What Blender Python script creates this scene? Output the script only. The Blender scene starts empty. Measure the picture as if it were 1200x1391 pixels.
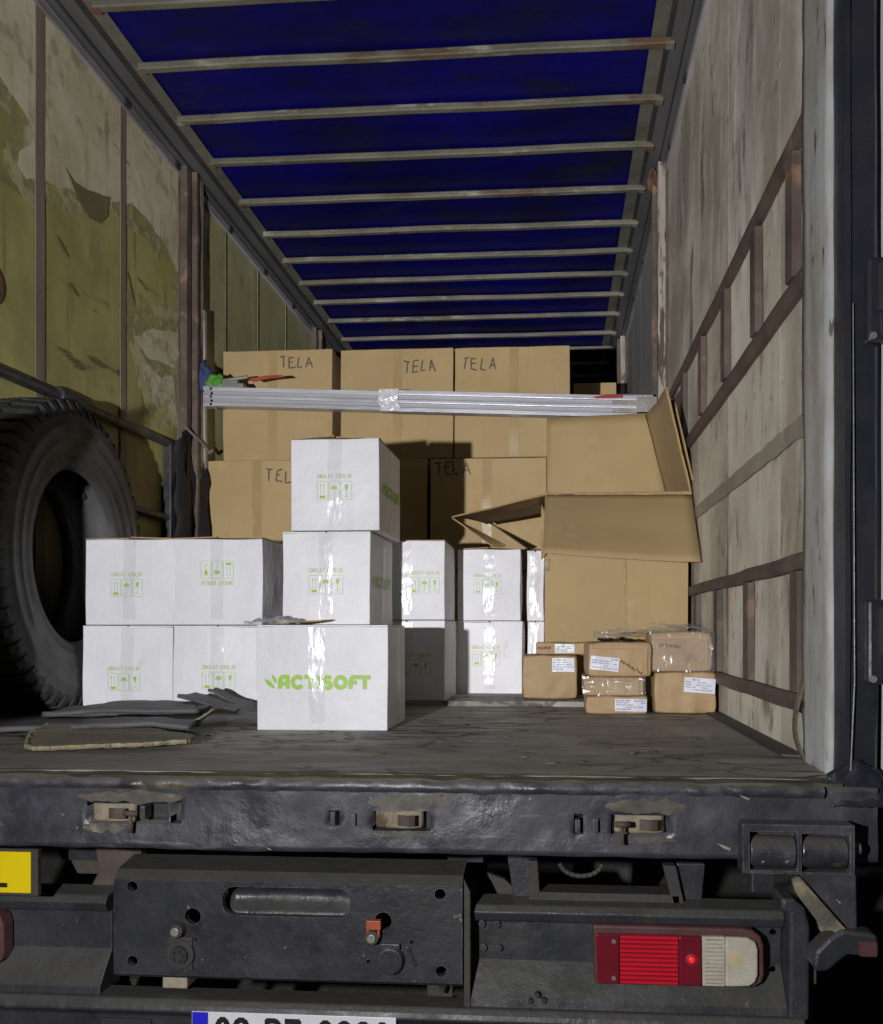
import bpy, bmesh, math, random
from mathutils import Vector, Matrix, noise
from mathutils.geometry import delaunay_2d_cdt
R = math.radians
random.seed(7)
scene = bpy.context.scene
C = scene.collection

# ------------------------------------------------------------------ camera
CAMZ = 1.49            # metres above the ground; the cargo floor is at 1.20
FL = 1.20
cam_d = bpy.data.cameras.new('camera'); cam = bpy.data.objects.new('camera', cam_d); C.objects.link(cam)
cam_d.sensor_fit = 'HORIZONTAL'; cam_d.sensor_width = 36; cam_d.lens = 35.25
cam_d.shift_x = -0.0592; cam_d.shift_y = 0.132
cam_d.clip_start = 0.05; cam_d.clip_end = 500
cam.location = (0, 0, CAMZ); cam.rotation_euler = (R(90), 0, R(4.186))
scene.camera = cam
# ------------------------------------------------------------------ night sky and moon
w = bpy.data.worlds.new('World'); scene.world = w; w.use_nodes = True
nt = w.node_tree; bg = nt.nodes['Background']
sky = nt.nodes.new('ShaderNodeTexSky'); sky.sky_type = 'NISHITA'; sky.sun_disc = False
sky.sun_elevation = R(35); sky.sun_rotation = R(200)
nt.links.new(sky.outputs[0], bg.inputs[0]); bg.inputs[1].default_value = 0.0025
sun_d = bpy.data.lights.new('moon', 'SUN'); sun_d.energy = 0.02; sun_d.angle = R(0.5); sun_d.color = (1, .96, .9)
sun = bpy.data.objects.new('moon', sun_d); C.objects.link(sun); sun.rotation_euler = (R(55), 0, R(20)); sun.location = (0, -3, 8)
scene.view_settings.view_transform = 'Standard'; scene.view_settings.look = 'None'
scene.view_settings.exposure = 0.0; scene.view_settings.gamma = 1
LAMP_POS = Vector((-0.72, -0.05, 1.53)); LAMP_POWER = 32.5

# ------------------------------------------------------------------ materials
def mat(name, c1, c2=None, *a, **k): return _mat(name, c1, c2, *a, **k)
def _mat(name, c1, c2=None, scale=4.0, rough=.6, bump=0, bscale=40., stretch=(1, 1, 1), metal=0, c3=None, s3=8., t3=.62, w3=.06,
        stretch3=None, rvar=0., dist=.01, spec=.5, detail=6, rot3=(0, 0, 0), rnd=0., bstretch=None, extra=(), dust=None, edge=None, cracks=None, bump2=0, bscale2=4.):
    m = bpy.data.materials.new(name); m.use_nodes = True
    n = m.node_tree.nodes; l = m.node_tree.links; b = n['Principled BSDF']
    b.inputs['Roughness'].default_value = rough; b.inputs['Metallic'].default_value = metal
    b.inputs['Specular IOR Level'].default_value = spec
    tc = n.new('ShaderNodeTexCoord')
    oi = n.new('ShaderNodeObjectInfo')
    add = n.new('ShaderNodeVectorMath'); add.operation = 'ADD'
    mulr = n.new('ShaderNodeVectorMath'); mulr.operation = 'SCALE'; mulr.inputs[0].default_value = (13, 7, 5)
    l.new(oi.outputs['Random'], mulr.inputs['Scale']); l.new(tc.outputs['Object'], add.inputs[0]); l.new(mulr.outputs[0], add.inputs[1])
    def mp(st, rot=(0, 0, 0)):
        q = n.new('ShaderNodeMapping'); q.inputs['Scale'].default_value = st; q.inputs['Rotation'].default_value = rot
        l.new(add.outputs[0], q.inputs[0]); return q.outputs[0]
    def nz(vec, sc, dt=detail):
        q = n.new('ShaderNodeTexNoise'); q.inputs['Scale'].default_value = sc; q.inputs['Detail'].default_value = dt
        q.inputs['Roughness'].default_value = .62
        l.new(vec, q.inputs['Vector']); return q.outputs['Fac']
    def ramp(fac, a, bb, lo, hi):
        q = n.new('ShaderNodeValToRGB'); q.color_ramp.elements[0].position = lo; q.color_ramp.elements[1].position = hi
        q.color_ramp.elements[0].color = (*a, 1); q.color_ramp.elements[1].color = (*bb, 1); l.new(fac, q.inputs[0]); return q.outputs[0]
    def mix(fac, a, bb, mode='MIX'):
        q = n.new('ShaderNodeMix'); q.data_type = 'RGBA'; q.blend_type = mode
        if isinstance(fac, float): q.inputs[0].default_value = fac
        else: l.new(fac, q.inputs[0])
        l.new(a, q.inputs[6]); l.new(bb, q.inputs[7]); return q.outputs[2]
    c2 = c2 or tuple(x * .8 for x in c1)
    f = nz(mp(stretch), scale)
    col = ramp(f, c1, c2, .36, .66)
    if c3:
        f3 = nz(mp(stretch3 or stretch, rot3), s3)
        msk = ramp(f3, (0, 0, 0), (1, 1, 1), t3 - .025, t3 - .025 + w3)
        rg = n.new('ShaderNodeRGB'); rg.outputs[0].default_value = (*c3, 1)
        col = mix(msk, col, rg.outputs[0])
    for (ce, se, te, we, ste, rte, op) in extra:
        fe = nz(mp(ste, rte), se, 8); me_ = ramp(fe, (0, 0, 0), (op, op, op), te - .045, te - .045 + we)
        rg = n.new('ShaderNodeRGB'); rg.outputs[0].default_value = (*ce, 1); col = mix(me_, col, rg.outputs[0])
    if rnd:
        mr = n.new('ShaderNodeMapRange'); mr.inputs[3].default_value = 1 - rnd; mr.inputs[4].default_value = 1 + rnd
        l.new(oi.outputs['Random'], mr.inputs[0])
        hs = n.new('ShaderNodeHueSaturation'); l.new(mr.outputs[0], hs.inputs['Value']); l.new(col, hs.inputs['Color']); col = hs.outputs[0]
    if cracks:
        sc_, st_, wd_, cc_ = cracks
        wv = n.new('ShaderNodeVectorMath'); wv.operation = 'ADD'; q0 = mp(st_)
        nn = n.new('ShaderNodeTexNoise'); nn.inputs['Scale'].default_value = 5; nn.inputs['Detail'].default_value = 4; l.new(q0, nn.inputs['Vector'])
        sv = n.new('ShaderNodeVectorMath'); sv.operation = 'SCALE'; sv.inputs['Scale'].default_value = .22; l.new(nn.outputs['Color'], sv.inputs[0]); l.new(q0, wv.inputs[0]); l.new(sv.outputs[0], wv.inputs[1])
        vo = n.new('ShaderNodeTexVoronoi'); vo.feature = 'DISTANCE_TO_EDGE'; vo.inputs['Scale'].default_value = sc_; l.new(wv.outputs[0], vo.inputs['Vector'])
        cm = ramp(vo.outputs['Distance'], (1, 1, 1), (0, 0, 0), wd_ * .3, wd_)
        mk = n.new('ShaderNodeMath'); mk.operation = 'MULTIPLY'; l.new(cm, mk.inputs[0]); l.new(ramp(nz(mp((1, 1, 1)), 2.2), (0, 0, 0), (1, 1, 1), .40, .58), mk.inputs[1])
        rg = n.new('ShaderNodeRGB'); rg.outputs[0].default_value = (*cc_, 1); col = mix(mk.outputs[0], col, rg.outputs[0])
    if dust:
        ge = n.new('ShaderNodeNewGeometry'); sx = n.new('ShaderNodeSeparateXYZ'); l.new(ge.outputs['Normal'], sx.inputs[0])
        mr = n.new('ShaderNodeMapRange'); mr.inputs[1].default_value = .15; mr.inputs[2].default_value = .75; mr.inputs[4].default_value = .85; l.new(sx.outputs['Z'], mr.inputs[0])
        rg = n.new('ShaderNodeRGB'); rg.outputs[0].default_value = (*dust, 1); col = mix(mr.outputs[0], col, rg.outputs[0])
    if edge:
        bv = n.new('ShaderNodeBevel'); bv.samples = 4; bv.inputs['Radius'].default_value = .005
        ge = n.new('ShaderNodeNewGeometry'); dp = n.new('ShaderNodeVectorMath'); dp.operation = 'DOT_PRODUCT'
        l.new(bv.outputs[0], dp.inputs[0]); l.new(ge.outputs['Normal'], dp.inputs[1])
        mr = n.new('ShaderNodeMapRange'); mr.inputs[1].default_value = .97; mr.inputs[2].default_value = .80; l.new(dp.outputs['Value'], mr.inputs[0])
        ml = n.new('ShaderNodeMath'); ml.operation = 'MULTIPLY'; l.new(mr.outputs[0], ml.inputs[0]); l.new(ramp(nz(mp((1, 1, 1)), 35), (0, 0, 0), (.9, .9, .9), .42, .58), ml.inputs[1])
        rg = n.new('ShaderNodeRGB'); rg.outputs[0].default_value = (*edge, 1); col = mix(ml.outputs[0], col, rg.outputs[0])
    l.new(col, b.inputs['Base Color'])
    if rvar:
        mr = n.new('ShaderNodeMapRange'); mr.inputs[3].default_value = max(.02, rough - rvar); mr.inputs[4].default_value = min(1, rough + rvar)
        mr.inputs[1].default_value = .35; mr.inputs[2].default_value = .65
        l.new(nz(mp(stretch), scale * 2.3), mr.inputs[0]); l.new(mr.outputs[0], b.inputs['Roughness'])
    if bump:
        bp = n.new('ShaderNodeBump'); bp.inputs['Strength'].default_value = bump; bp.inputs['Distance'].default_value = dist
        l.new(nz(mp(bstretch or stretch), bscale), bp.inputs['Height']); l.new(bp.outputs[0], b.inputs['Normal'])
        if bump2:
            b2 = n.new('ShaderNodeBump'); b2.inputs['Strength'].default_value = bump2; b2.inputs['Distance'].default_value = .03
            l.new(nz(mp((1, 1, 1)), bscale2), b2.inputs['Height']); l.new(b2.outputs[0], bp.inputs['Normal'])
    return m
def tape_mat(name, alpha, tint=(1, 1, 1), rough=.16, bs=55, strength=.55):
    m = bpy.data.materials.new(name); m.use_nodes = True
    n = m.node_tree.nodes; l = m.node_tree.links
    for q in list(n):
        if q.type != 'OUTPUT_MATERIAL': n.remove(q)
    out = [q for q in n if q.type == 'OUTPUT_MATERIAL'][0]
    tr = n.new('ShaderNodeBsdfTransparent'); tr.inputs[0].default_value = (*tint, 1)
    pb = n.new('ShaderNodeBsdfPrincipled'); pb.inputs['Base Color'].default_value = (.8, .8, .82, 1); pb.inputs['Roughness'].default_value = rough
    pb.inputs['Specular IOR Level'].default_value = .9
    tc = n.new('ShaderNodeTexCoord'); nz = n.new('ShaderNodeTexNoise'); nz.inputs['Scale'].default_value = bs; nz.inputs['Detail'].default_value = 3
    mp = n.new('ShaderNodeMapping'); mp.inputs['Scale'].default_value = (1.6, 1, .7)
    bp = n.new('ShaderNodeBump'); bp.inputs['Strength'].default_value = strength; bp.inputs['Distance'].default_value = .012
    l.new(tc.outputs['Object'], mp.inputs[0]); l.new(mp.outputs[0], nz.inputs['Vector']); l.new(nz.outputs['Fac'], bp.inputs['Height']); l.new(bp.outputs[0], pb.inputs['Normal'])
    gl = n.new('ShaderNodeBsdfGlossy'); gl.inputs['Roughness'].default_value = rough; gl.inputs[0].default_value = (.9, .9, .95, 1)
    l.new(bp.outputs[0], gl.inputs['Normal'])
    ms = n.new('ShaderNodeMixShader'); ms.inputs[0].default_value = alpha
    l.new(tr.outputs[0], ms.inputs[1]); l.new(pb.outputs[0], ms.inputs[2])
    ms2 = n.new('ShaderNodeMixShader'); ms2.inputs[0].default_value = .04
    l.new(ms.outputs[0], ms2.inputs[1]); l.new(gl.outputs[0], ms2.inputs[2]); l.new(ms2.outputs[0], out.inputs[0])
    return m
def emit_mat(name, col, s):
    m = bpy.data.materials.new(name); m.use_nodes = True
    b = m.node_tree.nodes['Principled BSDF']; b.inputs['Base Color'].default_value = (*col, 1)
    b.inputs['Emission Color'].default_value = (*col, 1); b.inputs['Emission Strength'].default_value = s
    return m
M = {}
M['white'] = mat('white_cardboard', (.78, .78, .81), (.66, .66, .69), 2.0, .5, .12, 160, dist=.002, rnd=.03, c3=(.60, .585, .57), s3=3.2, t3=.64, w3=.2, bump2=.25, bscale2=6,
                 extra=[((.52, .50, .47), 15, .70, .06, (1, 1, .6), (0, 0, 0), .5), ((.60, .59, .58), 30, .72, .05, (1, 1, 1), (0, 0, 0), .6)])
M['kraft'] = mat('kraft_cardboard', (.405, .292, .142), (.345, .243, .112), 2.0, .75, .15, 90, dist=.002, rnd=.05, bstretch=(1, 1, .08), c3=(.31, .215, .10), s3=2.4, t3=.62, w3=.2,
                 extra=[((.32, .225, .105), 16, .60, .14, (5, 5, .2), (0, 0, 0), .35), ((.46, .345, .185), 7, .66, .1, (1, 1, 1), (0, 0, 0), .5), ((.20, .135, .065), 34, .73, .04, (1, 1, 1), (0, 0, 0), .6)])
M['brown_tape'] = mat('brown_parcel_tape', (.36, .255, .118), (.32, .225, .10), 5, .32, .1, 30)
M['kraft_edge'] = mat('cardboard_edge', (.48, .34, .17), (.33, .22, .10), 60, .85, .5, 200)
M['paper'] = mat('brown_wrapping_paper', (.44, .30, .155), (.37, .245, .12), 6, .6, .5, 22, dist=.006, rnd=.07, c3=(.27, .17, .08), s3=9, t3=.66, w3=.1)
M['tape'] = tape_mat('clear_tape', .14, (1, 1, 1), .24, 26, .30)
M['film'] = tape_mat('stretch_film', .08, (.95, .95, .95), .22, 22, .45)
M['green'] = mat('green_print', (.30, .52, .05), (.35, .56, .08), 30, .5)
M['green_pale'] = mat('thin_green_print', (.36, .50, .12), (.48, .60, .25), 60, .5)
M['ink'] = mat('marker_ink', (.05, .038, .028), (.16, .115, .065), 90, .6)
M['label'] = mat('paper_label', (.75, .76, .82), (.68, .69, .76), 14, .35)
M['label_ink'] = mat('label_ink', (.25, .26, .34), (.40, .41, .48), 60, .5)
M['ply'] = mat('olive_plywood', (.40, .375, .135), (.28, .265, .085), 2.6, .62, .3, 12, stretch=(1, 1, .6), dist=.004, c3=(.11, .10, .045), s3=5.5, t3=.665, w3=.05,
               stretch3=(1, .35, 1.6), rot3=(R(35), 0, 0), rvar=.12, extra=[((.16, .15, .06), 1.6, .52, .16, (1, 1, 1), (0, 0, 0), .55), ((.10, .09, .045), 6, .66, .09, (1, .3, 2.0), (R(38), 0, 0), .6), ((.09, .08, .04), 20, .70, .06, (1, .3, 2.5), (R(50), 0, 0), .6), ((.52, .49, .30), 3.5, .66, .1, (1, 1, .4), (0, 0, 0), .5), ((.14, .13, .055), 5, .62, .1, (1, 3, .25), (0, 0, 0), .6)])
M['ply_pale'] = mat('pale_plywood', (.60, .56, .39), (.46, .43, .27), 3.2, .7, .3, 14, c3=(.20, .18, .10), s3=6, t3=.66, w3=.05, stretch3=(1, .35, 1.6), rot3=(R(35), 0, 0), extra=[((.36, .33, .18), 2.2, .54, .14, (1, 1, 1), (0, 0, 0), .6), ((.20, .18, .11), 6, .66, .09, (1, .3, 2.0), (R(38), 0, 0), .6), ((.18, .16, .09), 20, .70, .06, (1, .3, 2.5), (R(50), 0, 0), .7), ((.30, .27, .14), 5, .62, .1, (1, 3, .25), (0, 0, 0), .6)])  # paler board colour for the outlined wall patches
M['ply_mid'] = mat('mid_tone_plywood', (.44, .42, .235), (.33, .315, .15), 4, .66, .3, 14)
def holes(m, sc, lo, hi):
    n = m.node_tree.nodes; l = m.node_tree.links; out = [q for q in n if q.type == 'OUTPUT_MATERIAL'][0]; b = n['Principled BSDF']
    tc = n.new('ShaderNodeTexCoord'); q = n.new('ShaderNodeTexNoise'); q.inputs['Scale'].default_value = sc; q.inputs['Detail'].default_value = 8; q.inputs['Roughness'].default_value = .65; l.new(tc.outputs['Object'], q.inputs['Vector'])
    mr = n.new('ShaderNodeMapRange'); mr.inputs[1].default_value = lo; mr.inputs[2].default_value = hi; l.new(q.outputs['Fac'], mr.inputs[0])
    tr = n.new('ShaderNodeBsdfTransparent'); ms = n.new('ShaderNodeMixShader'); l.new(mr.outputs[0], ms.inputs[0]); l.new(tr.outputs[0], ms.inputs[1]); l.new(b.outputs[0], ms.inputs[2]); l.new(ms.outputs[0], out.inputs[0])
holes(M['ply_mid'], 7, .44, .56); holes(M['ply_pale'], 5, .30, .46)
M['ply_whitish'] = mat('whitish_plywood', (.58, .545, .38), (.42, .39, .24), 8, .75, .4, 30); holes(M['ply_whitish'], 9, .36, .50)
M['ply_dark'] = mat('dark_board_mark', (.13, .12, .052), (.19, .175, .08), 4, .6)  # darker board colour for small outlined wall marks
M['ply_far'] = mat('olive_plywood_front', (.42, .40, .21), (.31, .30, .13), 2.2, .6, .25, 14, c3=(.06, .05, .02), s3=4, t3=.68, w3=.04, stretch3=(1, 1, .3), extra=[((.20, .19, .08), 2, .5, .2, (1, 1, .5), (0, 0, 0), .6), ((.08, .07, .03), 12, .68, .04, (1, 1, .35), (R(15), 0, 0), .8), ((.52, .48, .30), 3, .62, .1, (1, 2, .4), (R(20), 0, 0), .5)])
M['batten'] = mat('brown_batten', (.22, .175, .135), (.15, .115, .085), 6, .7, .3, 30, stretch=(1, 1, .2))
M['rwall'] = mat('grey_weathered_board', (.65, .605, .505), (.45, .41, .325), 1.6, .6, .3, 16, stretch=(1, 1, .6), dist=.004, c3=(.36, .335, .285), s3=2.1, t3=.55, w3=.16,
                 stretch3=(1, 1.2, .45), rvar=.1, rnd=.04,
                 extra=[((.26, .225, .17), 1.5, .53, .12, (1, 1.1, .9), (0, 0, 0), .7), ((.09, .08, .06), 4, .62, .07, (1, .9, .35), (R(-24), 0, 0), .8), ((.78, .76, .71), 5, .62, .12, (1, 1.4, .3), (0, 0, 0), .55),
                        ((.30, .255, .19), 6, .60, .1, (1, 2, .5), (0, 0, 0), .4), ((.12, .105, .085), 16, .65, .06, (1, 1, .6), (0, 0, 0), .6)])
M['rail_mark'] = mat('old_rail_mark', (.30, .27, .215), (.22, .19, .145), 3, .7, .3, 20, c3=(.42, .40, .35), s3=4, t3=.56, w3=.2)
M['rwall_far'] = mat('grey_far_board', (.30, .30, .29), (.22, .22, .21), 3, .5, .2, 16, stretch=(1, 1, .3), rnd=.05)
M['jamb'] = mat('grey_blue_painted_wood', (.42, .44, .435), (.30, .31, .295), 6, .6, .5, 30, stretch=(1.5, 1.5, .3), dist=.004, c3=(.20, .15, .085), s3=3, t3=.64, w3=.12, stretch3=(1.4, 1.4, .5), extra=[((.24, .20, .14), 4, .56, .14, (1, 1, .5), (0, 0, 0), .7), ((.26, .25, .22), 2, .50, .16, (1, 1, .6), (0, 0, 0), .6), ((.06, .05, .035), 18, .66, .05, (1.5, 1.5, .4), (0, 0, 0), .9), ((.52, .53, .51), 6, .62, .12, (1, 1, .4), (0, 0, 0), .5)])
M['iron'] = mat('rusty_brown_iron', (.115, .085, .065), (.06, .043, .034), 7, .7, .5, 40, dist=.004, c3=(.22, .13, .075), s3=9, t3=.62, w3=.1)
M['rust'] = mat('red_rust', (.16, .065, .035), (.09, .045, .03), 14, .8, .6, 50)
M['peeled'] = mat('peeled_white_paint', (.36, .34, .29), (.20, .17, .13), 14, .65, .5, 40, stretch=(1, 1, .25), c3=(.08, .05, .035), s3=16, t3=.54, w3=.06, stretch3=(1, 1, .2))
M['bow'] = mat('galvanised_bow', (.165, .155, .115), (.085, .078, .056), 9, .55, .3, 60, stretch=(.3, 1, 1), c3=(.095, .06, .034), s3=6, t3=.57, w3=.1, stretch3=(.5, 1, 1), extra=[((.30, .285, .225), 14, .62, .08, (.3, 1, 1), (0, 0, 0), .7)])
M['railgrey'] = mat('grey_aluminium_rail', (.115, .115, .118), (.07, .07, .072), 5, .45, .15, 60, metal=.2, stretch=(1, .2, 1))
M['raildark'] = mat('dark_rail_groove', (.02, .02, .02), (.035, .035, .035), 5, .6)
M['raillight'] = mat('light_rail_flange', (.34, .33, .34), (.14, .13, .13), 5, .5, .1, 60, stretch=(1, .2, 1))
M['tarp'] = mat('blue_tarpaulin', (.0014, .0006, .115), (.0008, .0005, .045), 1.4, .6, spec=.2, bump=.5, bscale=5, dist=.02, c3=(.006, .0055, .014), s3=1.3, t3=.53, w3=.2,
                extra=[((.012, .0115, .02), 4, .60, .16, (.5, 1.3, 1), (0, 0, 0), .7), ((.004, .004, .016), 9, .62, .1, (.4, 1.2, 1), (0, 0, 0), .7)])
M['tarp_edge'] = mat('grey_tarpaulin_hem', (.13, .125, .10), (.08, .077, .06), 5, .6, .2, 20)
M['floor'] = mat('worn_dark_plywood_floor', (.37, .35, .30), (.24, .227, .195), 4, .66, .7, 14, stretch=(.8, 1.6, 1), dist=.005, c3=(.18, .17, .145), s3=5, t3=.60, w3=.12,
                 stretch3=(.8, 1.6, 1), rvar=.12, cracks=(4.5, (.9, 2.3, 1), .07, (.03, .028, .024)),
                 extra=[((.58, .55, .46), 7, .62, .12, (.7, 1.8, 1), (0, 0, 0), .5), ((.15, .143, .122), 1.8, .5, .2, (1, 1, 1), (0, 0, 0), .5), ((.02, .018, .015), 24, .70, .03, (.5, 2.2, 1), (0, 0, 0), .9)])
M['flooredge'] = mat('splintered_plywood_edge', (.15, .135, .085), (.055, .045, .03), 16, .85, .8, 60, stretch=(.3, 1, 1.5), dist=.006)
M['black'] = mat('thick_black_paint', (.050, .050, .062), (.024, .024, .030), 4, .48, .18, 44, dist=.010, c3=(.16, .135, .085), s3=4, t3=.66, w3=.1, rvar=.2, spec=.8, extra=[((.10, .10, .12), 7, .60, .1, (1, 1, 1), (0, 0, 0), .6), ((.012, .012, .014), 6, .6, .1, (1, 1, 1), (0, 0, 0), .7), ((.15, .145, .14), 16, .66, .06, (.25, 1, 2.5), (0, .2, 0), .7), ((.16, .11, .06), 6, .70, .08, (1, 1, 1), (0, 0, 0), .8), ((.42, .39, .33), 30, .735, .02, (1, 1, 1), (0, 0, 0), 1)], dust=(.10, .096, .085), edge=(.22, .21, .20), bump2=.2, bscale2=4)
M['blackflat'] = mat('black_chassis_paint', (.036, .037, .043), (.024, .025, .029), 4, .44, .3, 40, dist=.004, c3=(.058, .055, .048), s3=4, t3=.60, w3=.2, rvar=.15, extra=[((.075, .07, .062), 12, .66, .1, (1, 1, .3), (0, 0, 0), .6), ((.016, .016, .018), 7, .6, .08, (1, 1, 1), (0, 0, 0), .6), ((.22, .20, .17), 40, .72, .03, (1, 1, 1), (0, 0, 0), .8)], dust=(.066, .065, .057), edge=(.15, .145, .14), bump2=.2, bscale2=9)
M['chassis'] = mat('dusty_chassis_steel', (.040, .038, .034), (.06, .052, .042), 8, .7, .4, 50)
M['post'] = mat('blue_black_post_paint', (.018, .019, .027), (.028, .028, .036), 4, .32, .35, 30, dist=.004, c3=(.13, .12, .10), s3=9, t3=.72, w3=.04, rvar=.12)
M['bare_paint'] = mat('rubbed_brown_paint', (.13, .115, .085), (.07, .065, .06), 16, .6, .6, 50, dist=.005, c3=(.26, .22, .14), s3=14, t3=.6, w3=.1)
M['beige'] = mat('corroded_beige_plate', (.34, .295, .215), (.17, .135, .085), 18, .65, .6, 60, dist=.004, c3=(.09, .055, .03), s3=18, t3=.6, w3=.08)
M['rubber'] = mat('black_tyre_rubber', (.078, .077, .075), (.045, .045, .044), 5, .62, .3, 50, dist=.004, c3=(.11, .105, .097), s3=4, t3=.6, w3=.15, rvar=.1)
M['tread'] = mat('tread_rubber', (.016, .016, .016), (.028, .027, .026), 12, .7, .4, 60)
M['mat_rubber'] = mat('grey_rubber_matting', (.115, .115, .118), (.075, .075, .078), 5, .6, .3, 30, stretch=(.5, 2, 1))
M['board'] = mat('broken_hardboard', (.24, .215, .16), (.15, .132, .098), 6, .75, .5, 30, stretch=(.4, 2, 1))
M['boardedge'] = mat('raw_broken_edge', (.40, .35, .22), (.20, .17, .10), 40, .85, .6, 80)
M['alu'] = mat('bright_aluminium', (.62, .62, .66), (.50, .50, .55), 6, .36, .12, 70, metal=.55, stretch=(.15, 1, 1), rvar=.08)
M['alugrey'] = mat('dull_aluminium_groove', (.36, .36, .38), (.28, .28, .30), 6, .5, .1, 50, metal=.4, stretch=(.15, 1, 1))
M['foil'] = tape_mat('silver_tape', .75, (1, 1, 1), .2, 40, .8)
M['redhandle'] = mat('red_handle', (.34, .045, .03), (.25, .03, .02), 10, .45)
M['steel'] = mat('zinc_steel', (.36, .35, .33), (.25, .24, .22), 12, .4, .2, 60, metal=.5)
M['bluecloth'] = mat('blue_cloth', (.035, .055, .15), (.025, .04, .11), 12, .85, .4, 60)
M['greencloth'] = mat('green_cloth', (.08, .30, .03), (.06, .22, .025), 12, .85, .4, 60)
M['blackcloth'] = mat('black_cloth', (.006, .006, .007), (.009, .009, .010), 9, .8, .5, 30)
M['plastic'] = tape_mat('clear_plastic_bag', .35, (1, 1, 1), .2, 28, 1.0)
M['red_lens'] = mat('red_lens', (.62, .014, .03), (.50, .012, .025), 9, .22)
M['darkred_lens'] = mat('dark_red_lens', (.17, .012, .022), (.13, .010, .02), 12, .22)
M['bezel'] = mat('dusty_red_bezel', (.10, .045, .045), (.075, .03, .03), 10, .5)
M['clear_lens'] = mat('dusty_clear_lens', (.50, .47, .38), (.33, .30, .23), 9, .25, .3, 60, bstretch=(1, 1, 3))
M['amber'] = mat('amber_bulb', (.52, .40, .22), (.50, .44, .32), 30, .3)
M['led'] = emit_mat('lit_red_bulb', (.9, .02, .02), .55)
M['led_dim'] = emit_mat('dim_red_glow', (.30, .01, .015), .10)
M['plate'] = mat('white_plate', (.72, .72, .74), (.66, .66, .68), 8, .35)
M['plateblue'] = mat('blue_plate_band', (.02, .02, .62), (.02, .02, .55), 8, .35)
M['plateblack'] = mat('black_plate_print', (.02, .02, .02), None, 8, .4)
M['yellow'] = mat('yellow_reflective_sheet', (.80, .62, .005), (.76, .57, .004), 6, .35)
M['orange'] = mat('orange_red_valve', (.42, .09, .045), (.32, .06, .03), 14, .5)
M['doorwhite'] = mat('white_door_skin', (.66, .65, .64), (.56, .55, .53), 4, .5, .1, 30)
M['ground'] = mat('dusty_asphalt', (.060, .058, .050), (.042, .040, .035), 2.5, .9, .7, 60, dist=.02, c3=(.09, .085, .07), s3=18, t3=.6, w3=.1)
M['lampcase'] = mat('lamp_case', (.05, .05, .05), None, 8, .5)
M['lampglass'] = emit_mat('lamp_glass', (1, .98, .95), 3.0)

# ------------------------------------------------------------------ mesh helpers
class MB:
    def __init__(s): s.v = []; s.f = []; s.m = []
    def add(s, vs, fs, mi=0):
        o = len(s.v); s.v += [tuple(p) for p in vs]; s.f += [tuple(i + o for i in f) for f in fs]; s.m += [mi] * len(fs); return s
    def box(s, x0, x1, y0, y1, z0, z1, mi=0):
        vs = [(x, y, z) for z in (z0, z1) for y in (y0, y1) for x in (x0, x1)]
        return s.add(vs, [(0, 2, 3, 1), (4, 5, 7, 6), (0, 1, 5, 4), (2, 6, 7, 3), (0, 4, 6, 2), (1, 3, 7, 5)], mi)
    def prism(s, pts, axis, a0, a1, mi=0):
        """polygon (2D) extruded along axis: x -> pts are (y,z); y -> pts are (x,z); z -> pts are (x,y)"""
        n = len(pts)
        def P(p, a): return {'x': (a, p[0], p[1]), 'y': (p[0], a, p[1]), 'z': (p[0], p[1], a)}[axis]
        vs = [P(p, a0) for p in pts] + [P(p, a1) for p in pts]
        fs = [tuple(range(n))[::-1], tuple(range(n, 2 * n))] + [(i, (i + 1) % n, n + (i + 1) % n, n + i) for i in range(n)]
        return s.add(vs, fs, mi)
    def tube(s, p, q, r, seg=12, r2=None, mi=0):
        p = Vector(p); q = Vector(q); d = (q - p).normalized(); u = d.orthogonal().normalized(); v = d.cross(u); r2 = r if r2 is None else r2
        vs = [p + (u * math.cos(a) + v * math.sin(a)) * r for a in [2 * math.pi * i / seg for i in range(seg)]]
        vs += [q + (u * math.cos(a) + v * math.sin(a)) * r2 for a in [2 * math.pi * i / seg for i in range(seg)]]
        return s.add(vs, [(i, (i + 1) % seg, seg + (i + 1) % seg, seg + i) for i in range(seg)] + [tuple(range(seg))[::-1], tuple(range(seg, 2 * seg))], mi)
    def path(s, pts, r, seg=8, mi=0):
        for a, b in zip(pts, pts[1:]): s.tube(a, b, r, seg, mi=mi)
        return s
    def sheet(s, fn, nu, nv, mi=0, thick=None):
        vs = [fn(i / nu, j / nv) for j in range(nv + 1) for i in range(nu + 1)]
        fs = [(j * (nu + 1) + i, j * (nu + 1) + i + 1, (j + 1) * (nu + 1) + i + 1, (j + 1) * (nu + 1) + i) for j in range(nv) for i in range(nu)]
        return s.add(vs, fs, mi)
OFF = {}
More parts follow.
